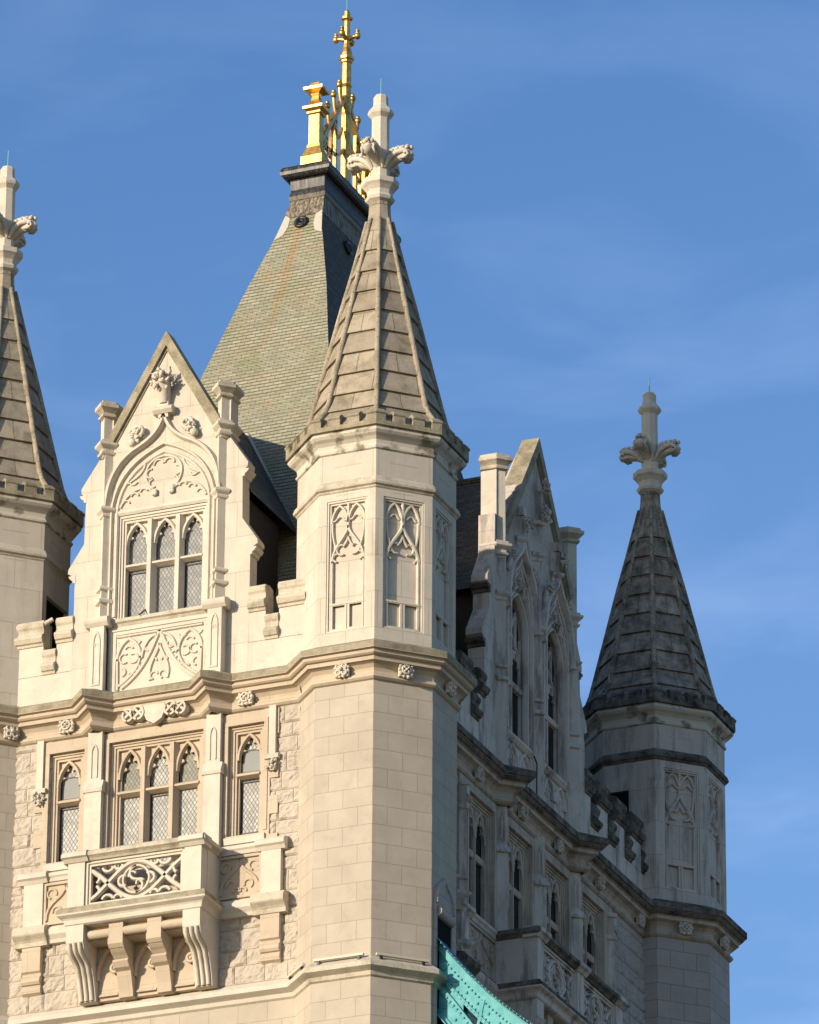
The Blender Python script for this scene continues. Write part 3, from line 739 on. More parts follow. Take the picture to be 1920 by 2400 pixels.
# flanking piers, consoles, side panels
def flank(fr, u, sg, inner, parent, con=True):
    b = MB(fr); b.box(u - .25, u + .25, 0, .16, 50.78, 51.95)
    b.prof_u([(0, 51.90), (.17, 51.90), (.22, 51.98), (.28, 52.02), (.28, 52.12), (.18, 52.2), (0, 52.24)], u - .37, u + .37); pr = b.build("side_pier", M_lime, parent)
    b = MB(fr); b.prof_u([(0, 50.32), (.20, 50.32), (.22, 50.42), (.26, 50.47), (.36, 50.55), (.38, 50.58), (.38, 50.70), (.30, 50.80), (0, 50.86)], u - .42, u + .42); b.build("pier_shelf", M_worn, pr)
    if con:
        b = MB(fr); b.prof_u([(0, 50.33), (.17, 50.33), (.17, 49.72), (.11, 49.68), (.10, 49.62), (.17, 49.55), (.19, 49.46), (.15, 49.40), (.10, 49.38), (.13, 49.30), (.11, 49.20), (0, 49.14)], u - .24, u + .24); b.build("console", M_ochre, pr)
    a, c_ = sorted((u - sg * .25, inner)); b = MB(fr)
    b.box(a, c_, -.01, .062, 50.80, 51.95); b.frame(a, c_, 50.84, 51.9, .07, .06, .12)
    m = (a + c_) / 2; L = (c_ - a) / 2 - .07
    for s2 in (-1, 1):
        b.bar(bez((m, 51.8), (m + s2 * .05, 51.4), (m + s2 * L, 51.5), (m + s2 * L, 50.95), 9), .055, .06, .115)
        b.bar(arc(m + s2 * L * .72, 51.62, .12, -20, 250, 8), .04, .06, .10); b.bar(arc(m + s2 * L * .45, 51.18, .11, -60, 200, 8), .04, .06, .10)
        b.bar(arc(m + s2 * L * .15, 51.0, .10, 0, 180, 7), .04, .06, .10)
    b.build("side_tracery_panel", M_ochre, pr)
    b = MB(fr); b.prof_u([(0, 51.92), (.13, 51.92), (.16, 52.0), (.20, 52.04), (.20, 52.11), (.10, 52.17), (0, 52.19)], a, c_); b.build("rail_moulding", M_lime, pr); b = MB(fr)
    b.prof_u([(0, 50.36), (.13, 50.37), (.16, 50.45), (.25, 50.55), (.26, 50.66), (.18, 50.76), (0, 50.82)], a, c_); b.build("shelf_moulding", M_lime, pr)
for sg in (-1, 1): flank(FA, sg * 3.06, sg, sg * 1.68, wA)

# ------------------------------------------------------------------ parapets
CAPP = [(-.42, 58.16), (-.36, 58.12), (-.34, 58.06), (0.03, 58.06), (.05, 58.12), (.10, 58.14), (.15, 58.24), (.14, 58.30), (.05, 58.36), (.02, 58.42), (.03, 58.50), (.07, 58.56), (.08, 58.64), (.03, 58.72), (-.18, 58.76), (-.40, 58.72), (-.42, 58.5)]
def capshift(dz): return [(d, z + dz) for d, z in CAPP]
LOWP = [(d, (z - 58.06) * .98 + 57.29) for d, z in CAPP]
def parapet(fr, u0, u1, mers, gaps, parent, d):
    b = MB(fr); b.box(u0, u1, -.37 + d, d, 56.3, 57.30); pa = b.build("parapet", M_lime, parent)
    for a, c_ in mers:
        MB(fr, (fr(0, 0, 0)[0], fr(0, 0, 0)[1], 57.3)).box(a, c_, -.37 + d, d, 57.29, 58.12).build("merlon", M_lime, pa); b = MB(fr); b.prof_u([(x + d, z) for x, z in CAPP], a - .01, c_ + .01); b.build("merlon_cap", M_worn, pa)
    for a, c_ in gaps:
        b = MB(fr); b.prof_u([(x + d, z) for x, z in LOWP], a - .012, c_ + .012); b.build("crenel_cap", M_worn, pa)
parapet(FA, 2.312, 3.78, [(2.314, 2.74), (3.09, 3.80)], [(2.755, 3.075)], T, .0)
parapet(FA, -3.78, -2.312, [(-2.74, -2.314), (-3.80, -3.09)], [(-3.075, -2.755)], T, .0)

# ------------------------------------------------------------------ sunlit dormer
def capital(b, u, d, z, w, h, p):                    # moulded block capital
    b.prof_u([(-.02 + d - p, z), (d + .0, z), (d + .05, z + h * .25), (d + .03, z + h * .45), (d + .10, z + h * .6), (d + .10, z + h * .8), (d + .0, z + h), (d - p, z + h)], u - w / 2, u + w / 2)
def prow(b, u, d, p, z0, z1, grow=0.0):               # triangular-prow shaft with its edge forward
    q = p + grow
    b.add([(u - q, d - .05, z) for z in (z0, z1)] + [(u, d + q, z) for z in (z0, z1)] + [(u + q, d - .05, z) for z in (z0, z1)] + [(u - q, d - .05 - .0, z) for z in (z0, z1)],
          [(0, 1, 3, 2), (2, 3, 5, 4), (0, 2, 4), (1, 3, 5)])
def prow_mould(b, u, d, p, prof):
    b.sweep([(u - p - .02, d - .02), (u, d + p), (u + p + .02, d - .02)], prof)
CAPM = [(-.02, 0), (.02, .02), (.035, .07), (.02, .10), (.08, .15), (.10, .18), (.10, .22), (.0, .30), (-.02, .30)]
def at(z, prof, k=1.0): return [(o * k, z + h * k) for o, h in prof]
RINGM = [(-.02, 0), (.05, .03), (.06, .08), (.03, .12), (-.02, .13)]

def prow_column(fr, u, d, p, z0, z1, zc, parent, name="pilaster", base=True):
    b = MB(fr); prow(b, u, d, p, z0, z1)
    if zc: prow_mould(b, u, d, p, at(zc, CAPM))
    if base:
        prow_mould(b, u, d, p, at(59.18, RINGM)); prow_mould(b, u, d, p, at(58.84, RINGM, 1.2)); prow(b, u, d, p, z0, 58.80, .04)
    return b.build(name, M_lime, parent)

def pinnacle(fr, u, sg, zb, z1, parent, d=0.0):
    b = MB(fr); w = .17
    b.box(u - w, u + w, -.42 + d, .0 + d, zb, z1); prow(b, u, d, w, zb, z1)
    pt = [(u - w, -.42 + d), (u - w, d), (u, d + w), (u + w, d), (u + w, -.42 + d)]
    b.sweep(pt, at(zb + .05, [(-.02, 0), (.05, .02), (.07, .07), (.02, .10), (.02, .16), (.10, .22), (.13, .25), (.13, .31), (.06, .33), (.07, .39), (-.02, .42)]))
    o = b.build("pinnacle", M_lime, parent)
    c = MB(fr); c.sweep(pt, at(z1 - .22, [(-.02, 0), (.06, .03), (.07, .08), (.02, .13), (.10, .20), (.15, .24), (.15, .33), (.08, .36), (.08, .42), (-.17, .46)])); c.build("pinnacle_cap", M_worn, o)
    return o

gA = [(2.31, 56.4), (2.31, 59.72), (2.36, 59.76), (2.50, 59.84), (2.49, 59.95), (2.09, 60.56), (2.07, 61.80), (2.20, 61.90), (2.21, 62.02), (1.72, 62.76), (1.70, 63.15), (1.50, 63.12)]
gpoly = gA + [(0, 65.66)] + [(-x, z) for x, z in reversed(gA)]
dwin = (-1.19, 1.19, 58.40, 61.14)
wd = MB(FA, (-5.1, 0, 56.4)); wd.plate(gpoly, [rectp(*dwin)], -.40, .0)
dA = wd.build("dormer", M_limej, T)
MB(FA).box(-1.9, 1.9, -2.5, -.41, 57, 61.4).build("dormer_cheek", M_wood, dA)
# small mouldings under the two weathered shoulders
for sg in (-1, 1):
    for (e, z) in ((2.31, 59.62), (2.075, 61.70)):
        pts = [(e - .02, z - .06), (e + .05, z - .04), (e + .06, z + .02), (e + .12, z + .06), (e + .17, z + .14), (e - .02, z + .16)]
        MB(FA).plate([(sg * x, y) for x, y in pts], [], -.41, .012).build("shoulder_moulding", M_lime, dA)

# gable coping
def coping(fr, hw, zb, zt, d0, d1, parent, th=.19):
    sl = sqrt(hw * hw + (zt - zb) ** 2); nx, nzz = (zt - zb) / sl, hw / sl
    b = MB(fr)
    for sg in (-1, 1):
        out = [(0, zt), (sg * hw, zb), (sg * (hw - th * nx * 1.0), zb - th * nzz), (0, zt - th / nzz)]
        b.plate(out, [], d0, d1)
        ou2 = [(0, zt - th / nzz), (sg * (hw - th * nx), zb - th * nzz), (sg * (hw - (th + .06) * nx), zb - (th + .06) * nzz), (0, zt - (th + .06) / nzz)]
        b.plate(ou2, [], d0 + .1, d1 - .07)
    return b.build("gable_coping", M_moss, parent)
coping(FA, 1.60, 63.05, 65.85, -.36, .10, dA)
for sg in (-1, 1):
    prow_column(FA, sg * 1.51, 0, .17, 58.35, 63.1, 61.12, dA)
    pinnacle(FA, sg * 1.56, sg, 62.72, 63.98, dA)
    # pedestal under the pilaster
    u = sg * 1.54; b = MB(FA); b.box(u - .185, u + .185, 0, .28, 56.42, 58.24)
    b.bar([(u - .085, 56.7)] + parch(u, .085, 57.75, .3, 6) + [(u + .085, 56.7)], .04, .27, .305, closed=True)
    b.bar(arc(u, 57.72, .045, -40, 220, 8), .025, .27, .295)
    b.prof_u([(0, 58.20), (.29, 58.20), (.36, 58.28), (.38, 58.34), (.38, 58.41), (.2, 58.47), (0, 58.47)], u - .30, u + .30)
    b.build("pedestal", M_lime, dA)
b = MB(FA); b.frame(-1.36, 1.36, 56.45, 58.22, .12, -.01, .06, .05); b.frame(-1.24, 1.24, 56.50, 58.10, .09, -.01, .03, .05)
b.box(-1.2, 1.2, -.02, .004, 56.5, 58.05)
d0, d1 = .0, .055
z0, z1 = 56.58, 57.98
for sg in (-1, 1):
    b.bar(bez((0, z1), (sg * .18, z1 - .35), (sg * .30, z0 + .45), (sg * .98, z0 + .04), 14), .075, d0, d1)
    b.bar(bez((0, z1 - .35), (sg * .05, z1 - .62), (sg * .34, z0 + .50), (sg * .22, z0 + .14), 9), .06, d0, d1)
    b.bar(parch(sg * .80, .31, z0 + .75, .55), .07, d0, d1)
    b.bar([(sg * 1.10, z0 + .8), (sg * 1.08, z0)], .06, d0, d1)
    b.bar(bez((sg * .50, z0 + .8), (sg * .52, z0 + .5), (sg * .72, z0 + .3), (sg * 1.05, z0 + .1), 9), .06, d0, d1)
    b.bar(bez((sg * .06, z1 - .1), (sg * .25, z1 - .1), (sg * .42, z1 - .3), (sg * .46, z0 + .75), 9), .06, d0, d1)
    b.bar(arc(sg * .92, z0 + .80, .12, 60, 300, 8), .04, d0, d1 - .01); b.bar(arc(sg * .68, z0 + .78, .12, -120, 120, 8), .04, d0, d1 - .01)
    b.bar(arc(sg * .12, z0 + .25, .10, 20, 250, 8), .04, d0, d1 - .01); b.bar(arc(sg * .33, z1 - .52, .10, -100, 120, 8), .04, d0, d1 - .01)
    b.bar([(sg * 1.12, z1 - .02), (sg * .02, z1 - .02)], .05, d0, d1)
    for (cx, cz, r, a0, a1) in ((.80, .98, .12, 30, 150), (.30, 1.02, .10, 150, 330), (.40, .72, .09, 140, 320), (.60, .52, .09, 120, 300), (.72, .34, .08, 20, 200), (.14, .62, .08, 0, 180), (.98, .45, .10, 100, 260), (.60, 1.22, .10, 190, 350), (1.02, 1.25, .09, 190, 350)):
        b.bar(arc(sg * cx, z0 + cz, r, a0, a1, 6) if sg > 0 else arc(-cx, z0 + cz, r, 180 - a0, 180 - a1, 6), .04, d0, d1 - .012)
b.build("carved_apron_panel", M_lime, dA)
b = MB(FA); b.prof_u([(-.4, 58.2), (.06, 58.2), (.10, 58.27), (.15, 58.30), (.15, 58.38), (.0, 58.46), (-.4, 58.48)], -1.37, 1.37); b.build("window_sill", M_worn, dA)
light_set(FA, [-.745, 0, .745], .51, 58.46, 59.83, 60.42, 61.02, -.27, dA, [(M_glassd, M_glassd)] * 3, dwin, None, casements=[(-.745, 58.55, 59.7), (.745, 58.55, 59.7)])
b = MB(FA)                                            # lintel, moulded arch, ogee hood and blind tracery
b.prof_u([(-.05, 61.14), (.0, 61.14), (.04, 61.2), (.03, 61.26), (-.05, 61.28)], -1.2, 1.2)
inner = [(-1.22, 58.5), (-1.22, 61.2)] + bez((-1.22, 61.25), (-1.15, 62.05), (-.62, 62.45), (0, 62.66), 12) ; inner = inner + [(-x, z) for x, z in reversed(inner[:-1])]
outer_a = [(-1.36, 58.5), (-1.36, 61.2)] + bez((-1.36, 61.25), (-1.28, 62.20), (-.68, 62.62), (0, 62.86), 12); outer_a = outer_a + [(-x, z) for x, z in reversed(outer_a[:-1])]
b.bar(inner, .07, -.02, .05, .6); b.bar(outer_a, .08, -.02, .085, .5)
hood = bez((-1.52, 61.34), (-1.47, 62.1), (-1.25, 62.5), (-.80, 62.78), 10)[:-1] + bez((-.80, 62.78), (-.45, 62.95), (-.14, 63.1), (0, 63.62), 8)
hood = hood + [(-x, z) for x, z in reversed(hood[:-1])]
b.bar(hood, .13, -.02, .16, .5)
for sg in (-1, 1):
    b.bar(bez((0, 62.54), (sg * .55, 62.50), (sg * .62, 61.95), (sg * .22, 61.62), 12), .05, -.01, .05)
    b.bar(bez((sg * .20, 61.60), (sg * .55, 61.92), (sg * .95, 61.75), (sg * 1.14, 61.34), 12), .05, -.01, .05)
    b.bar(bez((sg * .50, 62.40), (sg * .56, 62.1), (sg * .80, 62.05), (sg * .95, 61.95), 8), .045, -.01, .045)
    b.bar(arc(sg * .14, 62.33, .13, 0 if sg > 0 else 180, 170 if sg > 0 else 10, 7), .04, -.01, .045)
    b.bar(arc(sg * .34, 62.12, .12, -100, 100, 7) if sg > 0 else arc(sg * .34, 62.12, .12, 80, 280, 7), .04, -.01, .045)
    b.bar(arc(sg * .27, 61.86, .11, -110, 80, 7) if sg > 0 else arc(sg * .27, 61.86, .11, 100, 290, 7), .04, -.01, .045)
    b.bar(arc(sg * .52, 61.66, .10, 20, 170, 7), .04, -.01, .045); b.bar(arc(sg * .76, 61.58, .10, 10, 170, 7), .04, -.01, .045); b.bar(arc(sg * .98, 61.42, .09, 10, 170, 7), .035, -.01, .045)
    b.bar(arc(sg * .80, 62.0, .10, 190, 340, 7), .035, -.01, .045)
    for q in range(4): b.ball((sg * (.20 + .05 * (q % 2)), .05, 61.56 + .07 * (q // 2)), .055)
b.build("blind_arch", M_lime, dA)
b = MB(FA); b.box(-.13, .13, -.01, .16, 63.5, 64.3); b.prof_u([(0, 63.60), (.18, 63.6), (.25, 63.68), (.25, 63.74), (.17, 63.8), (0, 63.8)], -.26, .26)
rs = random.Random(4)
b.tube([(0, .10, 63.9), (0, .16, 64.2), (0, .2, 64.4)], [.13, .17, .25], 8)
leaf(b, (0, .26, 64.48), .72, 8); leaf(b, (0, .16, 64.62), .34, 18); leaf(b, (-.2, .18, 64.42), .36, 9); leaf(b, (.2, .18, 64.42), .36, 11)
b.build("carved_finial", M_lime, dA)
for sg in (-1, 1):
    b = MB(FA); leaf(b, (sg * .70, .10, 63.15), .46, 14 + sg); b.ring((sg * .66, .16, 63.24), .13, .05, 12, 6); b.ball((sg * .82, .12, 62.98), .11); b.build("crocket", M_lime, dA)
# dormer roof (slates, valley lead)
b = MB((lambda u, d, z: (u, d, z)), (0, -1, 0)); 
for sg in (-1, 1):
    n = 30
    for k in range(n):
        x0, x1 = 2.12 * k / n, 2.12 * (k + 1) / n; za, zb = 65.1 - 1.73 * x0, 65.1 - 1.73 * x1
        ya, yb = 3.66 - (65.1 - za) * .42, 3.66 - (65.1 - zb) * .42
        b.add([(-5.1 + sg * x0, -.72, za), (-5.1 + sg * x0, ya + .05, za), (-5.1 + sg * x1, yb + .05, zb + .02), (-5.1 + sg * x1, -.72, zb + .02), (-5.1 + sg * x1, yb, zb - .02), (-5.1 + sg * x1, -.72, zb - .02)], [(0, 1, 2, 3), (3, 2, 4, 5)])
b.build("dormer_roof", M_slated, dA)
b = MB(); b.tube([(-5.1 + 2.0, 2.26, 61.66), (-5.1 + 1.0, 2.95, 63.42), (-5.1, 3.62, 65.14)], .05, 6, True); b.tube([(-5.1 - 2.0, 2.26, 61.66), (-5.1, 3.62, 65.14)], .05, 6, True); b.build("valley_flashing", M_patch, dA)

# ------------------------------------------------------------------ main roof
yc = 9.2426
def half(z):
    P = [(57.5, 3.80), (67.6, 1.72), (70.1, 1.17), (72.2, .63), (72.9, .52), (73.4, .46)]
    for (a, ha), (c_, hc) in zip(P[:-1], P[1:]):
        if z <= c_: return ha + (hc - ha) * (z - a) / (c_ - a)
    return .46
def front(z):
    base = 7.09 - .42 * (73.37 - z)
    return base + (.0 if z < 72.2 else -.0)
def roofrows(faces, z0, z1, step, mat, name):
    b = MB(uvo=(-5.1, yc, 0)); z = z0
    while z < z1 - 1e-6:
        zt = min(z + step, z1)
        o = .018
        lo = half(z) + o * .4; hi = half(zt); fl = front(z) - o; fh = front(zt)
        yl, yh = 2 * yc - fl, 2 * yc - fh
        low = [(-5.1 - lo, fl, z), (-5.1 + lo, fl, z), (-5.1 + lo, yl, z), (-5.1 - lo, yl, z)]
        high = [(-5.1 - hi, fh, zt), (-5.1 + hi, fh, zt), (-5.1 + hi, yh, zt), (-5.1 - hi, yh, zt)]
        und = [(-5.1 - half(z), front(z), z + .003), (-5.1 + half(z), front(z), z + .003), (-5.1 + half(z), 2 * yc - front(z), z + .003), (-5.1 - half(z), 2 * yc - front(z), z + .003)]
        for i in faces:
            j = (i + 1) % 4
            b.add([low[i], low[j], high[j], high[i], und[i], und[j]], [(0, 1, 2, 3), (4, 5, 1, 0)], raw=True)
        z = zt
    return b.build(name, mat, RF) if RF else b.build(name, mat, T)
RF = None
RF = roofrows((0,), 57.6, 72.75, .1155, M_slate, "main_roof")
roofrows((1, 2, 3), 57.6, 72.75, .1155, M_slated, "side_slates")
roofrows((0, 1, 2, 3), 72.75, 73.4, .65, M_flash, "lead_flashing")
# lead capping: neck band, fascia, roll, flat top
pl = [(-5.1 - .46, 7.08), (-5.1 + .46, 7.08), (-5.1 + .46, 2 * yc - 7.08), (-5.1 - .46, 2 * yc - 7.08)]
pl = [pl[1], pl[0], pl[3], pl[2]]
LEADP = [(-.02, 73.34), (.03, 73.37), (.06, 73.47), (.03, 73.58), (-.0, 73.62), (.02, 73.66), (.025, 73.92), (.06, 73.96)]
for k in range(9):
    a = rad(-110 + 220 * k / 8); LEADP.append((.09 + .15 * cos(a), 74.14 + .18 * sin(a)))
LEADP += [(-.05, 74.33), (-.40, 74.36)]
b = MB(); b.sweep(pl, LEADP, closed=True); b.box(-5.4, -4.8, 7.2, 2 * yc - 7.2, 74.2, 74.36); b.build("lead_capping", M_lead, RF)
b = MB(); b.sweep(pl, [(-.01, 73.335), (.045, 73.365), (.02, 73.39)], closed=True); b.build("moss_line", M_moss, RF)
fr_front = lambda u, d, z: (-5.1 + u, front(z) - d, z)
b = MB(fr_front); b.ring((0.0, .05, 72.5), .15, .055, 16, 8); b.ring((0, .04, 72.5), .07, .03, 12, 6); b.box(-.14, .14, 0, .02, 72.37, 72.63); b.build("round_vent", M_lead, RF)
fr_side = lambda u, d, z: (-5.1 + half(z) + d, yc + u, z)
for u in (-1.0, 0.05, 1.1):
    b = MB(fr_side); b.ring((u, .05, 72.35), .15, .055, 16, 8); b.ring((u, .04, 72.35), .07, .03, 12, 6); b.build("round_vent", M_lead, RF)
for sg in (-1, 1):
    b = MB(lambda u, d, z: (-5.1 + u * half(z), front(z) - d, z)); b.plate([(sg * .98, 72.85), (sg * .66, 72.72), (sg * .60, 72.4), (sg * .70, 72.12), (sg * .98, 72.0)], [], .0, .025); b.build("lead_patch", M_patch, RF)

# gilded cresting
b = MB(); b.box(-5.19, -5.01, 7.4, 2 * yc - 7.4, 74.34, 74.62)
cre = b.build("roof_cresting", M_gold, T)
def sq(b, y, prof):
    b.octa((-5.1, y), [(r * 1.0, z) for r, z in prof], rot=rad(22.5), n=4, caps=(True, True))
for y in (7.55, 2 * yc - 7.55):
    b = MB(); s2 = sqrt(2)
    sq(b, y, [(r * s2, z) for r, z in [(.30, 74.34), (.30, 74.72), (.27, 74.76), (.20, 75.0), (.18, 75.02), (.175, 75.10), (.145, 75.12), (.145, 75.98), (.19, 76.02), (.19, 76.07), (.27, 76.14), (.28, 76.2), (.17, 76.3), (.11, 76.42), (.09, 76.55), (.12, 76.62), (.26, 76.70), (.27, 76.77), (.14, 76.84), (.12, 76.94), (.05, 77.0)]])
    b.build("gilded_post", M_gold, cre)
b = MB(); s3 = [(.17, 74.34), (.17, 74.6), (.155, 74.65), (.155, 76.9), (.14, 77.0), (.13, 77.75), (.165, 77.8), (.135, 77.86), (.13, 78.48), (.16, 78.52), (.165, 78.56), (.20, 78.60), (.205, 78.68), (.16, 78.72), (.15, 78.80), (.11, 78.95), (.085, 79.1), (.085, 79.75), (.10, 79.78), (.155, 79.82), (.155, 79.88), (.085, 79.94), (.08, 80.06), (.05, 80.1)]
b.octa((-5.1, 9.46), s3, caps=(True, True))
for (dx, dy) in ((1, 0), (-1, 0), (0, 1), (0, -1)):
    b.tube([(-5.1 + dx * .05, 9.46 + dy * .05, 79.22), (-5.1 + dx * .18, 9.46 + dy * .18, 79.27), (-5.1 + dx * .30, 9.46 + dy * .30, 79.28)], [.07, .055, .055], 8, True)
    b.ball((-5.1 + dx * .31, 9.46 + dy * .31, 79.27), .095, raw=True); b.ball((-5.1 + dx * .31, 9.46 + dy * .31, 79.37), .06, (1, 1, 1.1), raw=True); b.ball((-5.1 + dx * .31, 9.46 + dy * .31, 79.43), .065, (1, 1, .5), raw=True)
b.build("gilded_spire", M_gold, cre)
MB().tube([(-5.1, 9.46, 80.05), (-5.1, 9.46, 81.4)], .015, 6, True).build("lightning_rod", M_verd, cre)
b = MB(lambda u, d, z: (-5.1 + d, u, z))
for sg, yp in ((-1, 7.7), (1, 11.22)):
    b.bar([(yp, 75.25), (9.46 + sg * .10, 77.45)], .13, -.07, .07, .1)
    L = 9.46 + sg * .1 - yp
    for q in (.18, .42, .66, .88):
        y = yp + L * q; z = 75.25 + 2.2 * q
        b.tube([(y, 0, z), (y - abs(L) * .06 * -sg, 0, z + .22), (y + sg * .12, 0, z + .38)], [.06, .05, .06], 7); b.ball((y + sg * .14, 0, z + .47), .095); b.ball((y + sg * .14, 0, z + .57), .06)
    for q in (.3, .66):
        y = yp + L * q; zt = 75.25 + 2.2 * q
        b.bar([(y, 74.5), (y, zt)], .07, -.04, .04, .1)
        b.bar(bez((y, zt - .5), (y, zt - .9), (y + L * .2, zt - .6), (y + L * .24, zt - .25), 7), .06, -.04, .04, .1)
        b.bar(bez((y, zt - .25), (y - L * .12, zt - .45), (y - L * .2, zt - .8), (y - L * .22, 74.7), 7), .06, -.04, .04, .1)
    b.bar(bez((yp, 74.9), (yp + L * .3, 75.9), (yp + L * .6, 75.0), (yp + L, 75.9), 12), .06, -.04, .04, .1)
b.build("lattice", M_gold, cre)

# ------------------------------------------------------------------ shaded facade
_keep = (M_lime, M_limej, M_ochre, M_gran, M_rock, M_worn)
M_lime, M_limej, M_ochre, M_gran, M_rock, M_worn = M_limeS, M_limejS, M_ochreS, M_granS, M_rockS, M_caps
wB_rects = [(u - .82, u + .82, 52.2, 55.25) for u in (-3.67, -1.22, 1.22, 3.67)]
b = MB(FB, (0, yc, 48.25 - .464 * 100)); b.plate(rectp(-8.2, 8.2, -1.9, 56.7), [rectp(*r) for r in wB_rects], -.9, -.012)
wB = b.build("wall", M_gran, T)
rock(FB, [(-8.1, 8.1, 48.75, 51.95), (-8.1, -5.1, 51.95, 55.5), (5.1, 8.1, 51.95, 55.5)], [(-5.1, 5.1, 50.5, 53)], "rock", 9).build("rock_faced_masonry", M_rock, wB)
b = MB(FB, (0, yc, 51.95)); b.plate(rectp(-5.05, 5.05, 50.7, 55.5), [rectp(*r) for r in wB_rects], -.011, .055); b.build("window_surround", M_ochre, wB)
for r in wB_rects:
    cu = (r[0] + r[1]) / 2
    light_set(FB, [cu - .33, cu + .33], .56, 52.2, 53.86, 54.4, 55.0, -.20, wB, [(M_glassn, M_glassn)] * 2, r, 'o', mp=.10)
    MB(FB).prof_u([(-.42, 52.0), (.16, 52.0), (.18, 52.12), (.1, 52.2), (-.42, 52.24)], r[0] - .1, r[1] + .1).build("window_sill", M_lime, wB)
for u in (-4.9, -2.45, 0, 2.45, 4.9):
    b = MB(FB); p = .24
    if abs(u) < 4:
        prow(b, u, .05, p - .05, 54.1, 55.6); prow(b, u, .05, p, 51.0, 54.3)
        prow_mould(b, u, .05, p - .02, at(54.30, [(-.02, 0), (.06, .0), (.08, .05), (.0, .2), (-.02, .24)]))
        for s2 in (-1, 1):
            fr2 = (lambda uu, s2: lambda a, d, z: FB(uu + s2 * (.12 + a * .707 * -1 * -1 * s2 * s2) if False else uu + s2 * (.115) + a * .707, .05 + .115 - s2 * a * .707 + d * .707, z))(u, s2)
            n = MB(fr2); n.bar([(-.05, 54.62)] + parch(0, .05, 55.1, .18, 5) + [(.05, 54.62)], .03, -.0, .05)
            b.v += n.v; b.f += [[i + len(b.v) - len(n.v) for i in f] for f in n.f]; b.sm += n.sm
    else:
        prow(b, u, .0, .17, 50.9, 54.6); b.box(u - .10, u + .10, 0, .22, 54.6, 55.15)
        prow_mould(b, u, .0, .17, at(55.15, RINGM, 1.3)); prow_mould(b, u, .0, .17, at(54.55, RINGM, 1.2))
        leaf(b, (u, .2, 54.82), .34, int(40 + u)); prow_mould(b, u, 0, .18, at(52.2, CAPM)); prow_mould(b, u, 0, .18, at(52.75, RINGM))
        prow_mould(b, u, 0, .2, at(50.85, CAPM, 1.4))
    b.build("pilaster", M_lime, wB)
path = [(-8.2, 0), (-2.45 - .38, 0), (-2.45, .38), (-2.45 + .38, 0), (2.45 - .38, 0), (2.45, .38), (2.45 + .38, 0), (8.2, 0)]
MB(FB).sweep(path, CORN).build("cornice", M_ochre, wB)
MB(FB).sweep(path, DARKTOP + CORN_TOP).build("cornice_capping", M_caps, wB)
for k, u in enumerate((-6.9, -4.0, -1.2, 1.2, 4.0, 6.9)): boss(FB, u, .20, 55.83, .40, 80 + k, wB, k % 2)
MB(FB).sweep([(-8.2, 0), (8.2, 0)], [(o, z - .003) for o, z in DSTR]).build("string_course", M_lime, wB)
balcony(FB, 2.85, 1.15, [(-2.62, .43), (0, .43), (2.62, .43)], [(-2.6, .44, 1.16, True), (-1.55, .36, 1.0, False), (-.5, .36, 1.0, False), (.5, .36, 1.0, False), (1.55, .36, 1.0, False), (2.6, .44, 1.16, True)], wB, None, None)
for sg in (-1, 1): flank(FB, sg * 4.9, sg, sg * 2.83, wB, False)
mer = [(6.35 - 1.19 * k, 7.10 - 1.19 * k) for k in range(-1, 3)]
mB = [(2.55 + .0, 3.24)] + [(3.68 + 1.19 * k, 4.43 + 1.19 * k) for k in range(0, 4)]
mB = [(3.356, 3.76), (4.25, 4.95), (5.43, 6.14), (6.60, 7.32), (7.78, 8.1)]
gB = [(3.775, 4.235), (4.965, 5.415), (6.155, 6.585), (7.335, 7.765)]
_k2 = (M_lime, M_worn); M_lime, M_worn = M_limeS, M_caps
parapet(FB, 3.354, 8.1, mB, gB, T, .0)
parapet(FB, -8.1, -3.354, [(-c_, -a) for a, c_ in mB], [(-c_, -a) for a, c_ in gB], T, .0)
# dormer on the shaded facade
gB_ = [(3.35, 56.4), (3.35, 59.65), (3.52, 59.75), (3.52, 59.9), (3.05, 60.6), (3.03, 61.2), (3.18, 61.3), (3.18, 61.45), (2.72, 62.2), (2.70, 63.3), (2.30, 63.3)]
wins = [(-2.0, -.44, 57.75, 61.3), (.44, 2.0, 57.75, 61.3)]
def holeB(c): return [(c - .66, 57.75), (c + .66, 57.75), (c + .66, 60.7)] + list(reversed(parch(c, .66, 60.7, 1.0, 8)))[1:-1] + [(c - .66, 60.7)]
b = MB(FB, (0, yc, 56.4)); b.plate(gB_ + [(0, 66.30)] + [(-x, z) for x, z in reversed(gB_)], [holeB(-1.2), holeB(1.2)], -.44, .0)
dB = b.build("dormer", M_limej, T)
MB(FB).box(-2.7, 2.7, -3.2, -.46, 57, 61.3).build("dormer_cheek", M_wood, dB)
coping(FB, 2.35, 63.05, 66.5, -.36, .12, dB, .22)
for u, zt in ((-2.4, 63.3), (0, 63.1), (2.4, 63.3)):
    prow_column(FB, u, 0, .18, 56.4, zt, 61.0, dB)
b = MB(FB); prow(b, 0, 0, .17, 63.0, 65.0); prow_mould(b, 0, 0, .17, at(63.02, CAPM)); prow_mould(b, 0, 0, .17, at(64.0, RINGM, 1.4)); leaf(b, (0, .22, 64.35), .55, 51); leaf(b, (0, .22, 65.1), .50, 52)
b.build("carved_finial", M_lime, dB)
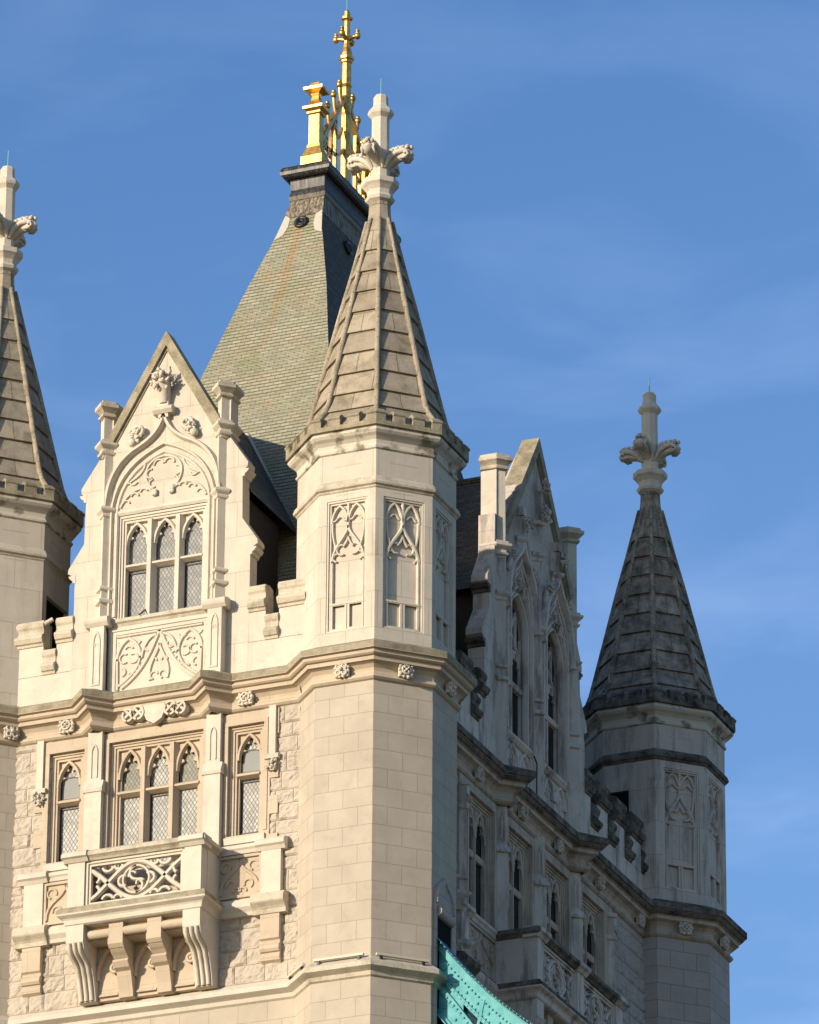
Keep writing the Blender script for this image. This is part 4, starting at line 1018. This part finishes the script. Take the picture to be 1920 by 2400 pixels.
for sg in (-1, 1):
    _s = (M_lime, M_worn); M_lime, M_worn = _keep[0], _keep[5]
    pinnacle(FB, sg * 2.43, sg, 62.15, 64.75, dB, .0)
    M_lime, M_worn = _s
    c = sg * 1.2; b = MB(FB)
    ar = parch(c, .66, 60.7, 1.0, 10); b.bar([(c - .66, 57.8)] + ar + [(c + .66, 57.8)], .10, -.12, .03, .5)
    ar = parch(c, .82, 60.75, 1.15, 10); b.bar([(c - .84, 57.8)] + ar + [(c + .84, 57.8)], .10, -.01, .10, .5)
    b.bar(ogee(c, .98, 60.95, 63.1), .16, -.02, .22, .5)
    b.bar(ogee(c, .80, 60.98, 62.65), .10, -.02, .12, .5)
    for s2 in (-1, 1):
        b.bar(bez((c, 62.5), (c + s2 * .05, 62.1), (c + s2 * .45, 62.1), (c + s2 * .62, 61.6), 9), .06, -.01, .09)
        b.bar(arc(c + s2 * .18, 62.05, .14, 0, 260, 9), .05, -.01, .08); b.bar(arc(c + s2 * .36, 61.75, .13, 0, 260, 9), .05, -.01, .08); leaf(b, (c + s2 * .1, .06, 61.85), .3, int(60 + c * 3 + s2))
    b.build("arch_hood", M_lime, dB)
    for s2 in (-1, 1):
        b = MB(FB); leaf(b, (c + s2 * .62, .12, 62.55), .40, int(70 + c * 5 + s2)); b.tube([(c + s2 * .62, .1, 62.5), (c + s2 * .75, .1, 62.25), (c + s2 * .85, .1, 62.0)], .07, 7); leaf(b, (c + s2 * .85, .10, 62.0), .30, int(75 + c * 5 + s2)); b.build("crocket", M_lime, dB)
    b = MB(FB); prow(b, c, .05, .14, 62.9, 64.05); prow_mould(b, c, .05, .14, at(62.95, CAPM)); leaf(b, (c, .25, 63.55), .5, int(90 + c)); b.box(c - .12, c + .12, .05, .2, 63.8, 64.03); b.build("hood_finial", M_lime, dB)
    b = MB(FB)                                       # window tracery
    b.bar([(c, 57.75), (c, 61.6)], .10, -.24, -.15, .5); b.prof_u([(-.24, 59.2), (-.14, 59.22), (-.10, 59.3), (-.18, 59.42), (-.24, 59.42)], c - .66, c + .66)
    for s2 in (-1, 1):
        b.bar(bez((c, 60.75), (c + s2 * .06, 60.5), (c + s2 * .55, 60.4), (c + s2 * .62, 59.9), 9), .06, -.24, -.16)
        b.bar(bez((c, 60.6), (c + s2 * .05, 61.0), (c + s2 * .3, 61.2), (c + s2 * .34, 61.3), 9), .05, -.24, -.17); b.bar([(c + s2 * .33, 60.35), (c + s2 * .33, 61.35)], .05, -.24, -.17)
        b.plate(rectp(c + s2 * .33 - .33, c + s2 * .33 + .33, 59.42, 60.3), [cusped(c + s2 * .33, .5, 59.43, 59.75, 60.26)], -.24, -.19)
        b.box(*sorted((c + s2 * .60, c + s2 * .655)), -.24, -.16, 57.76, 60.7)
    wt = b.build("window", M_lime, dB)
    MB(FB, (0, yc, 0)).box(c - .67, c + .67, -.28, -.235, 57.75, 61.8).build("glass_pane", M_glassn, wt)
    b = MB(FB); b.frame(c - .86, c + .86, 56.5, 57.66, .10, -.01, .05); b.prof_u([(-.4, 57.58), (.06, 57.58), (.13, 57.66), (.13, 57.72), (-.4, 57.82)], c - .9, c + .9)
    for s2 in (-1, 1):
        b.bar(parch(c + s2 * .38, .34, 57.0, .5), .07, 0, .06); b.bar(arc(c + s2 * .38, 57.05, .17, -30, 210, 9), .05, 0, .05); b.bar([(c + s2 * .38, 56.6), (c + s2 * .38, 57.2)], .05, 0, .05)
    b.build("carved_apron_panel", M_lime, dB)
    for e, z in ((3.35, 59.5), (3.03, 61.08)):
        pts = [(e - .02, z - .06), (e + .05, z - .04), (e + .06, z + .02), (e + .14, z + .06), (e + .20, z + .14), (e - .02, z + .16)]
        MB(FB).plate([(sg * x, y) for x, y in pts], [], -.46, .02).build("shoulder_moulding", M_caps, dB)
b = MB(uvo=(0, yc, 0))
for sg in (-1, 1):
    n = 26
    for k in range(n):
        y0, y1 = 3.0 * k / n, 3.0 * (k + 1) / n; za, zb = 65.55 - 1.43 * y0, 65.55 - 1.43 * y1
        b.add([(-.05, yc + sg * y0, za), (-5.1 + half(za) - .05, yc + sg * y0, za), (-5.1 + half(zb) - .05, yc + sg * y1, zb + .02), (-.05, yc + sg * y1, zb + .02), (-5.1 + half(zb), yc + sg * y1, zb - .02), (-.05, yc + sg * y1, zb - .02)], [(0, 1, 2, 3), (3, 2, 4, 5)], raw=True)
b.tube([(0, yc, 65.6), (-5.1 + half(65.6), yc, 65.6)], .09, 8, True)
b.build("dormer_roof", M_slated, dB)

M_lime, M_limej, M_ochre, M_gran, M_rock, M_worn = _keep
# hidden sides of the tower, closing the volume
b = MB(uvo=(-5.1, yc, 0)); b.box(-10.9, -10.5, .5, 18, -1.9, 57.3); b.box(-10, -.2, 19.1, 19.5, -1.9, 57.3); b.build("wall", M_gran, T)
b = MB(); b.box(-10.4, .0, -.6, 19.0, 57.15, 57.45); b.build("gutter_deck", M_lead, T)

# doorway for the chain on the near turret
frd = FT(cN, 0.0, 1.79)
b = MB(frd); b.plate([(-.62, 46.0), (.50, 46.0), (.50, 50.35)] + list(reversed(ogee(-.06, .56, 50.35, 51.1)))[1:-1] + [(-.62, 50.35)], [rectp(-.50, .38, 46.1, 50.08)], 0, .05)
b.bar(ogee(-.06, .50, 50.30, 51.0), .08, .03, .09); b.tube([(-.49, .03, 50.12), (.37, .03, 50.12)], .13, 10)
dr = b.build("chain_doorway", M_granS, tN)
MB(frd).box(-.50, .38, .004, .012, 46.1, 50.05).build("dark_opening", M_dark, dr)

# ------------------------------------------------------------------ suspension chain
CH = empty("suspension_chain", (1.8, 0, 46.0))
tag(CH, "turquoise riveted steel suspension chain sloping down out of the nearest turret's shaded side", "bridge chain")
def zt(x):
    q = min(x, 4.5) - 1.79; return 49.52 - 1.30 * q + .114 * q * q - .68 * max(0, x - 4.5)
def FC(u, d, z): return (u, -.30 - d, z)
xs = [1.70 + .30 * i for i in range(46)]
def strip(b, f0, f1, d0, d1, x0=1.70, x1=15.2, n=30):
    X = [x0 + (x1 - x0) * i / n for i in range(n + 1)]
    P = [(x, d, f(x)) for x in X for (d, f) in ((d0, f0), (d1, f0), (d1, f1), (d0, f1))]
    b.add(P, [(i * 4 + j, i * 4 + (j + 1) % 4, i * 4 + 4 + (j + 1) % 4, i * 4 + 4 + j) for i in range(n) for j in range(4)] + [(0, 1, 2, 3)])
b = MB(FC); strip(b, lambda x: zt(x) - .92, lambda x: zt(x) - .05, -.30, 0.0); up = b.build("upper_chord", M_turq, CH)
b = MB(FC); strip(b, lambda x: zt(x) - .003, zt, -.42, .24); b.build("top_flange", M_blue, up)  # coloured dark to stand for the flange's shaded underside
b = MB(FC); strip(b, lambda x: zt(x) - .30, lambda x: zt(x) - .08, 0, .05); strip(b, lambda x: zt(x) - .92, lambda x: zt(x) - .80, 0, .05); b.build("angle_bar", M_turq, up)
zl = lambda x: zt(x) - 1.05 - .34 * max(0, x - 2.35)
b = MB(FC); strip(b, lambda x: zl(x) - .78, lambda x: zl(x), -.30, -.0); lo_ = b.build("lower_chord", M_turq, CH)
b = MB(FC); strip(b, lambda x: zl(x) - .20, lambda x: zl(x) - .01, 0, .05); strip(b, lambda x: zl(x) - .78, lambda x: zl(x) - .66, 0, .05); b.build("angle_bar", M_turq, lo_)
b = MB(FC); strip(b, lambda x: zl(x) - .83, lambda x: zl(x) - .79, -.42, .16); b.build("bottom_flange", M_turq, lo_)
b = MB(FC); strip(b, lambda x: zl(x) - .1, lambda x: zt(x) - .80, -.30, -.02, 1.7, 2.4, 4); b.build("gusset_plate", M_turq, CH)
for k in range(5):
    x = 2.95 + 1.3 * k
    MB(FC).bar([(x, zt(x) - .10), (x - .18, zt(x) - .90)], .05, .0, .022, 0).build("splice_plate", M_turq, up)
    MB(FC).bar([(x - .4, zl(x - .4) - .02), (x - .55, zl(x - .4) - .72)], .05, .0, .022, 0).build("splice_plate", M_turq, lo_)
b = MB(FC)
x = 1.85
while x < 9:
    for off in (.38, .72, .86): b.ball((x, .012 if off < .8 else .04, zt(x) - off - (.04 if off == .72 else 0)), .028, n=6, m=4)
    b.ball((x, .20, zt(x) - .012), .026, n=6, m=4); b.ball((x, .06, zl(x) - .15), .028, n=6, m=4)
    b.ball((x, .04, zl(x) - .72), .022, n=6, m=4); b.ball((x + .04, .012, zl(x) - .27), .02, n=6, m=4)
    x += .085
x = 1.95
while x < 9:
    b.ball((x, .0, zt(x) - .56), .042, n=6, m=4); b.ball((x, .0, zl(x) - .45), .042, n=6, m=4); x += .27
rv = b.build("rivet_rows", M_turq, CH); rv['kind'] = 'stuff'

# ------------------------------------------------------------------ small fittings that are things of their own
def strip_light(c, an, u0, u1, label):
    fr = FT(c, an, 1.79 + .13); b = MB(fr)
    root = empty("strip_light", fr((u0 + u1) / 2, 0, 48.62)); tag(root, label, "light fixture", "strip lights on the turret ledge")
    b.box(u0, u1, -.04, .04, 48.72, 48.775); b.build("housing", M_cream, root)
    for u in (u0 + .12, u1 - .12): MB(fr).box(u - .03, u + .03, -.03, .03, 48.60, 48.73).build("bracket", M_iron, root)
strip_light(cN, rad(-90), -.62, .62, "slim cream strip light on the ledge of the turret's bright front face")
strip_light(cN, rad(-45), -.66, .62, "slim cream strip light on the ledge of the turret's dimmer corner face")
strip_light(cN, rad(-135), -.35, .62, "short-looking cream strip light on the ledge's narrow left face near the rough wall")
r = empty("security_camera", FA(-3.02, -.15, 58.05)); tag(r, "small white camera in the battlement gap beside the left turret", "camera")
b = MB(FA); b.tube([(-3.05, .06, 58.60), (-2.86, .0, 58.72)], .06, 8); b.build("camera_body", M_cream, r)
b = MB(FA); b.tube([(-2.95, -.06, 58.0), (-2.95, -.06, 58.62)], .02, 6); b.build("mounting_pole", M_iron, r)
b = MB(FA); b.tube([(-.42, -.06, 58.62), (-.44, .17, 58.42), (-.48, .20, 58.38)], .018, 6); tag(b.build("black_cable", M_iron), "short black cable hanging over the sunlit dormer window sill", "cable")
b = MB(FA); b.tube([(-1.33, .16, 58.20), (-1.335, .10, 58.0), (-1.335, .10, 56.62)], .016, 6); tag(b.build("black_cable", M_iron), "long black cable running down beside the left pedestal below the sunlit dormer window", "cable")
b = MB(FB); b.tube([(-.42, .13, 57.62), (-.30, .16, 57.45), (-.27, .14, 57.2), (-.27, .14, 56.5)], .02, 6); tag(b.build("black_cable", M_iron), "black cable curving down from the shaded dormer's left window sill", "cable")
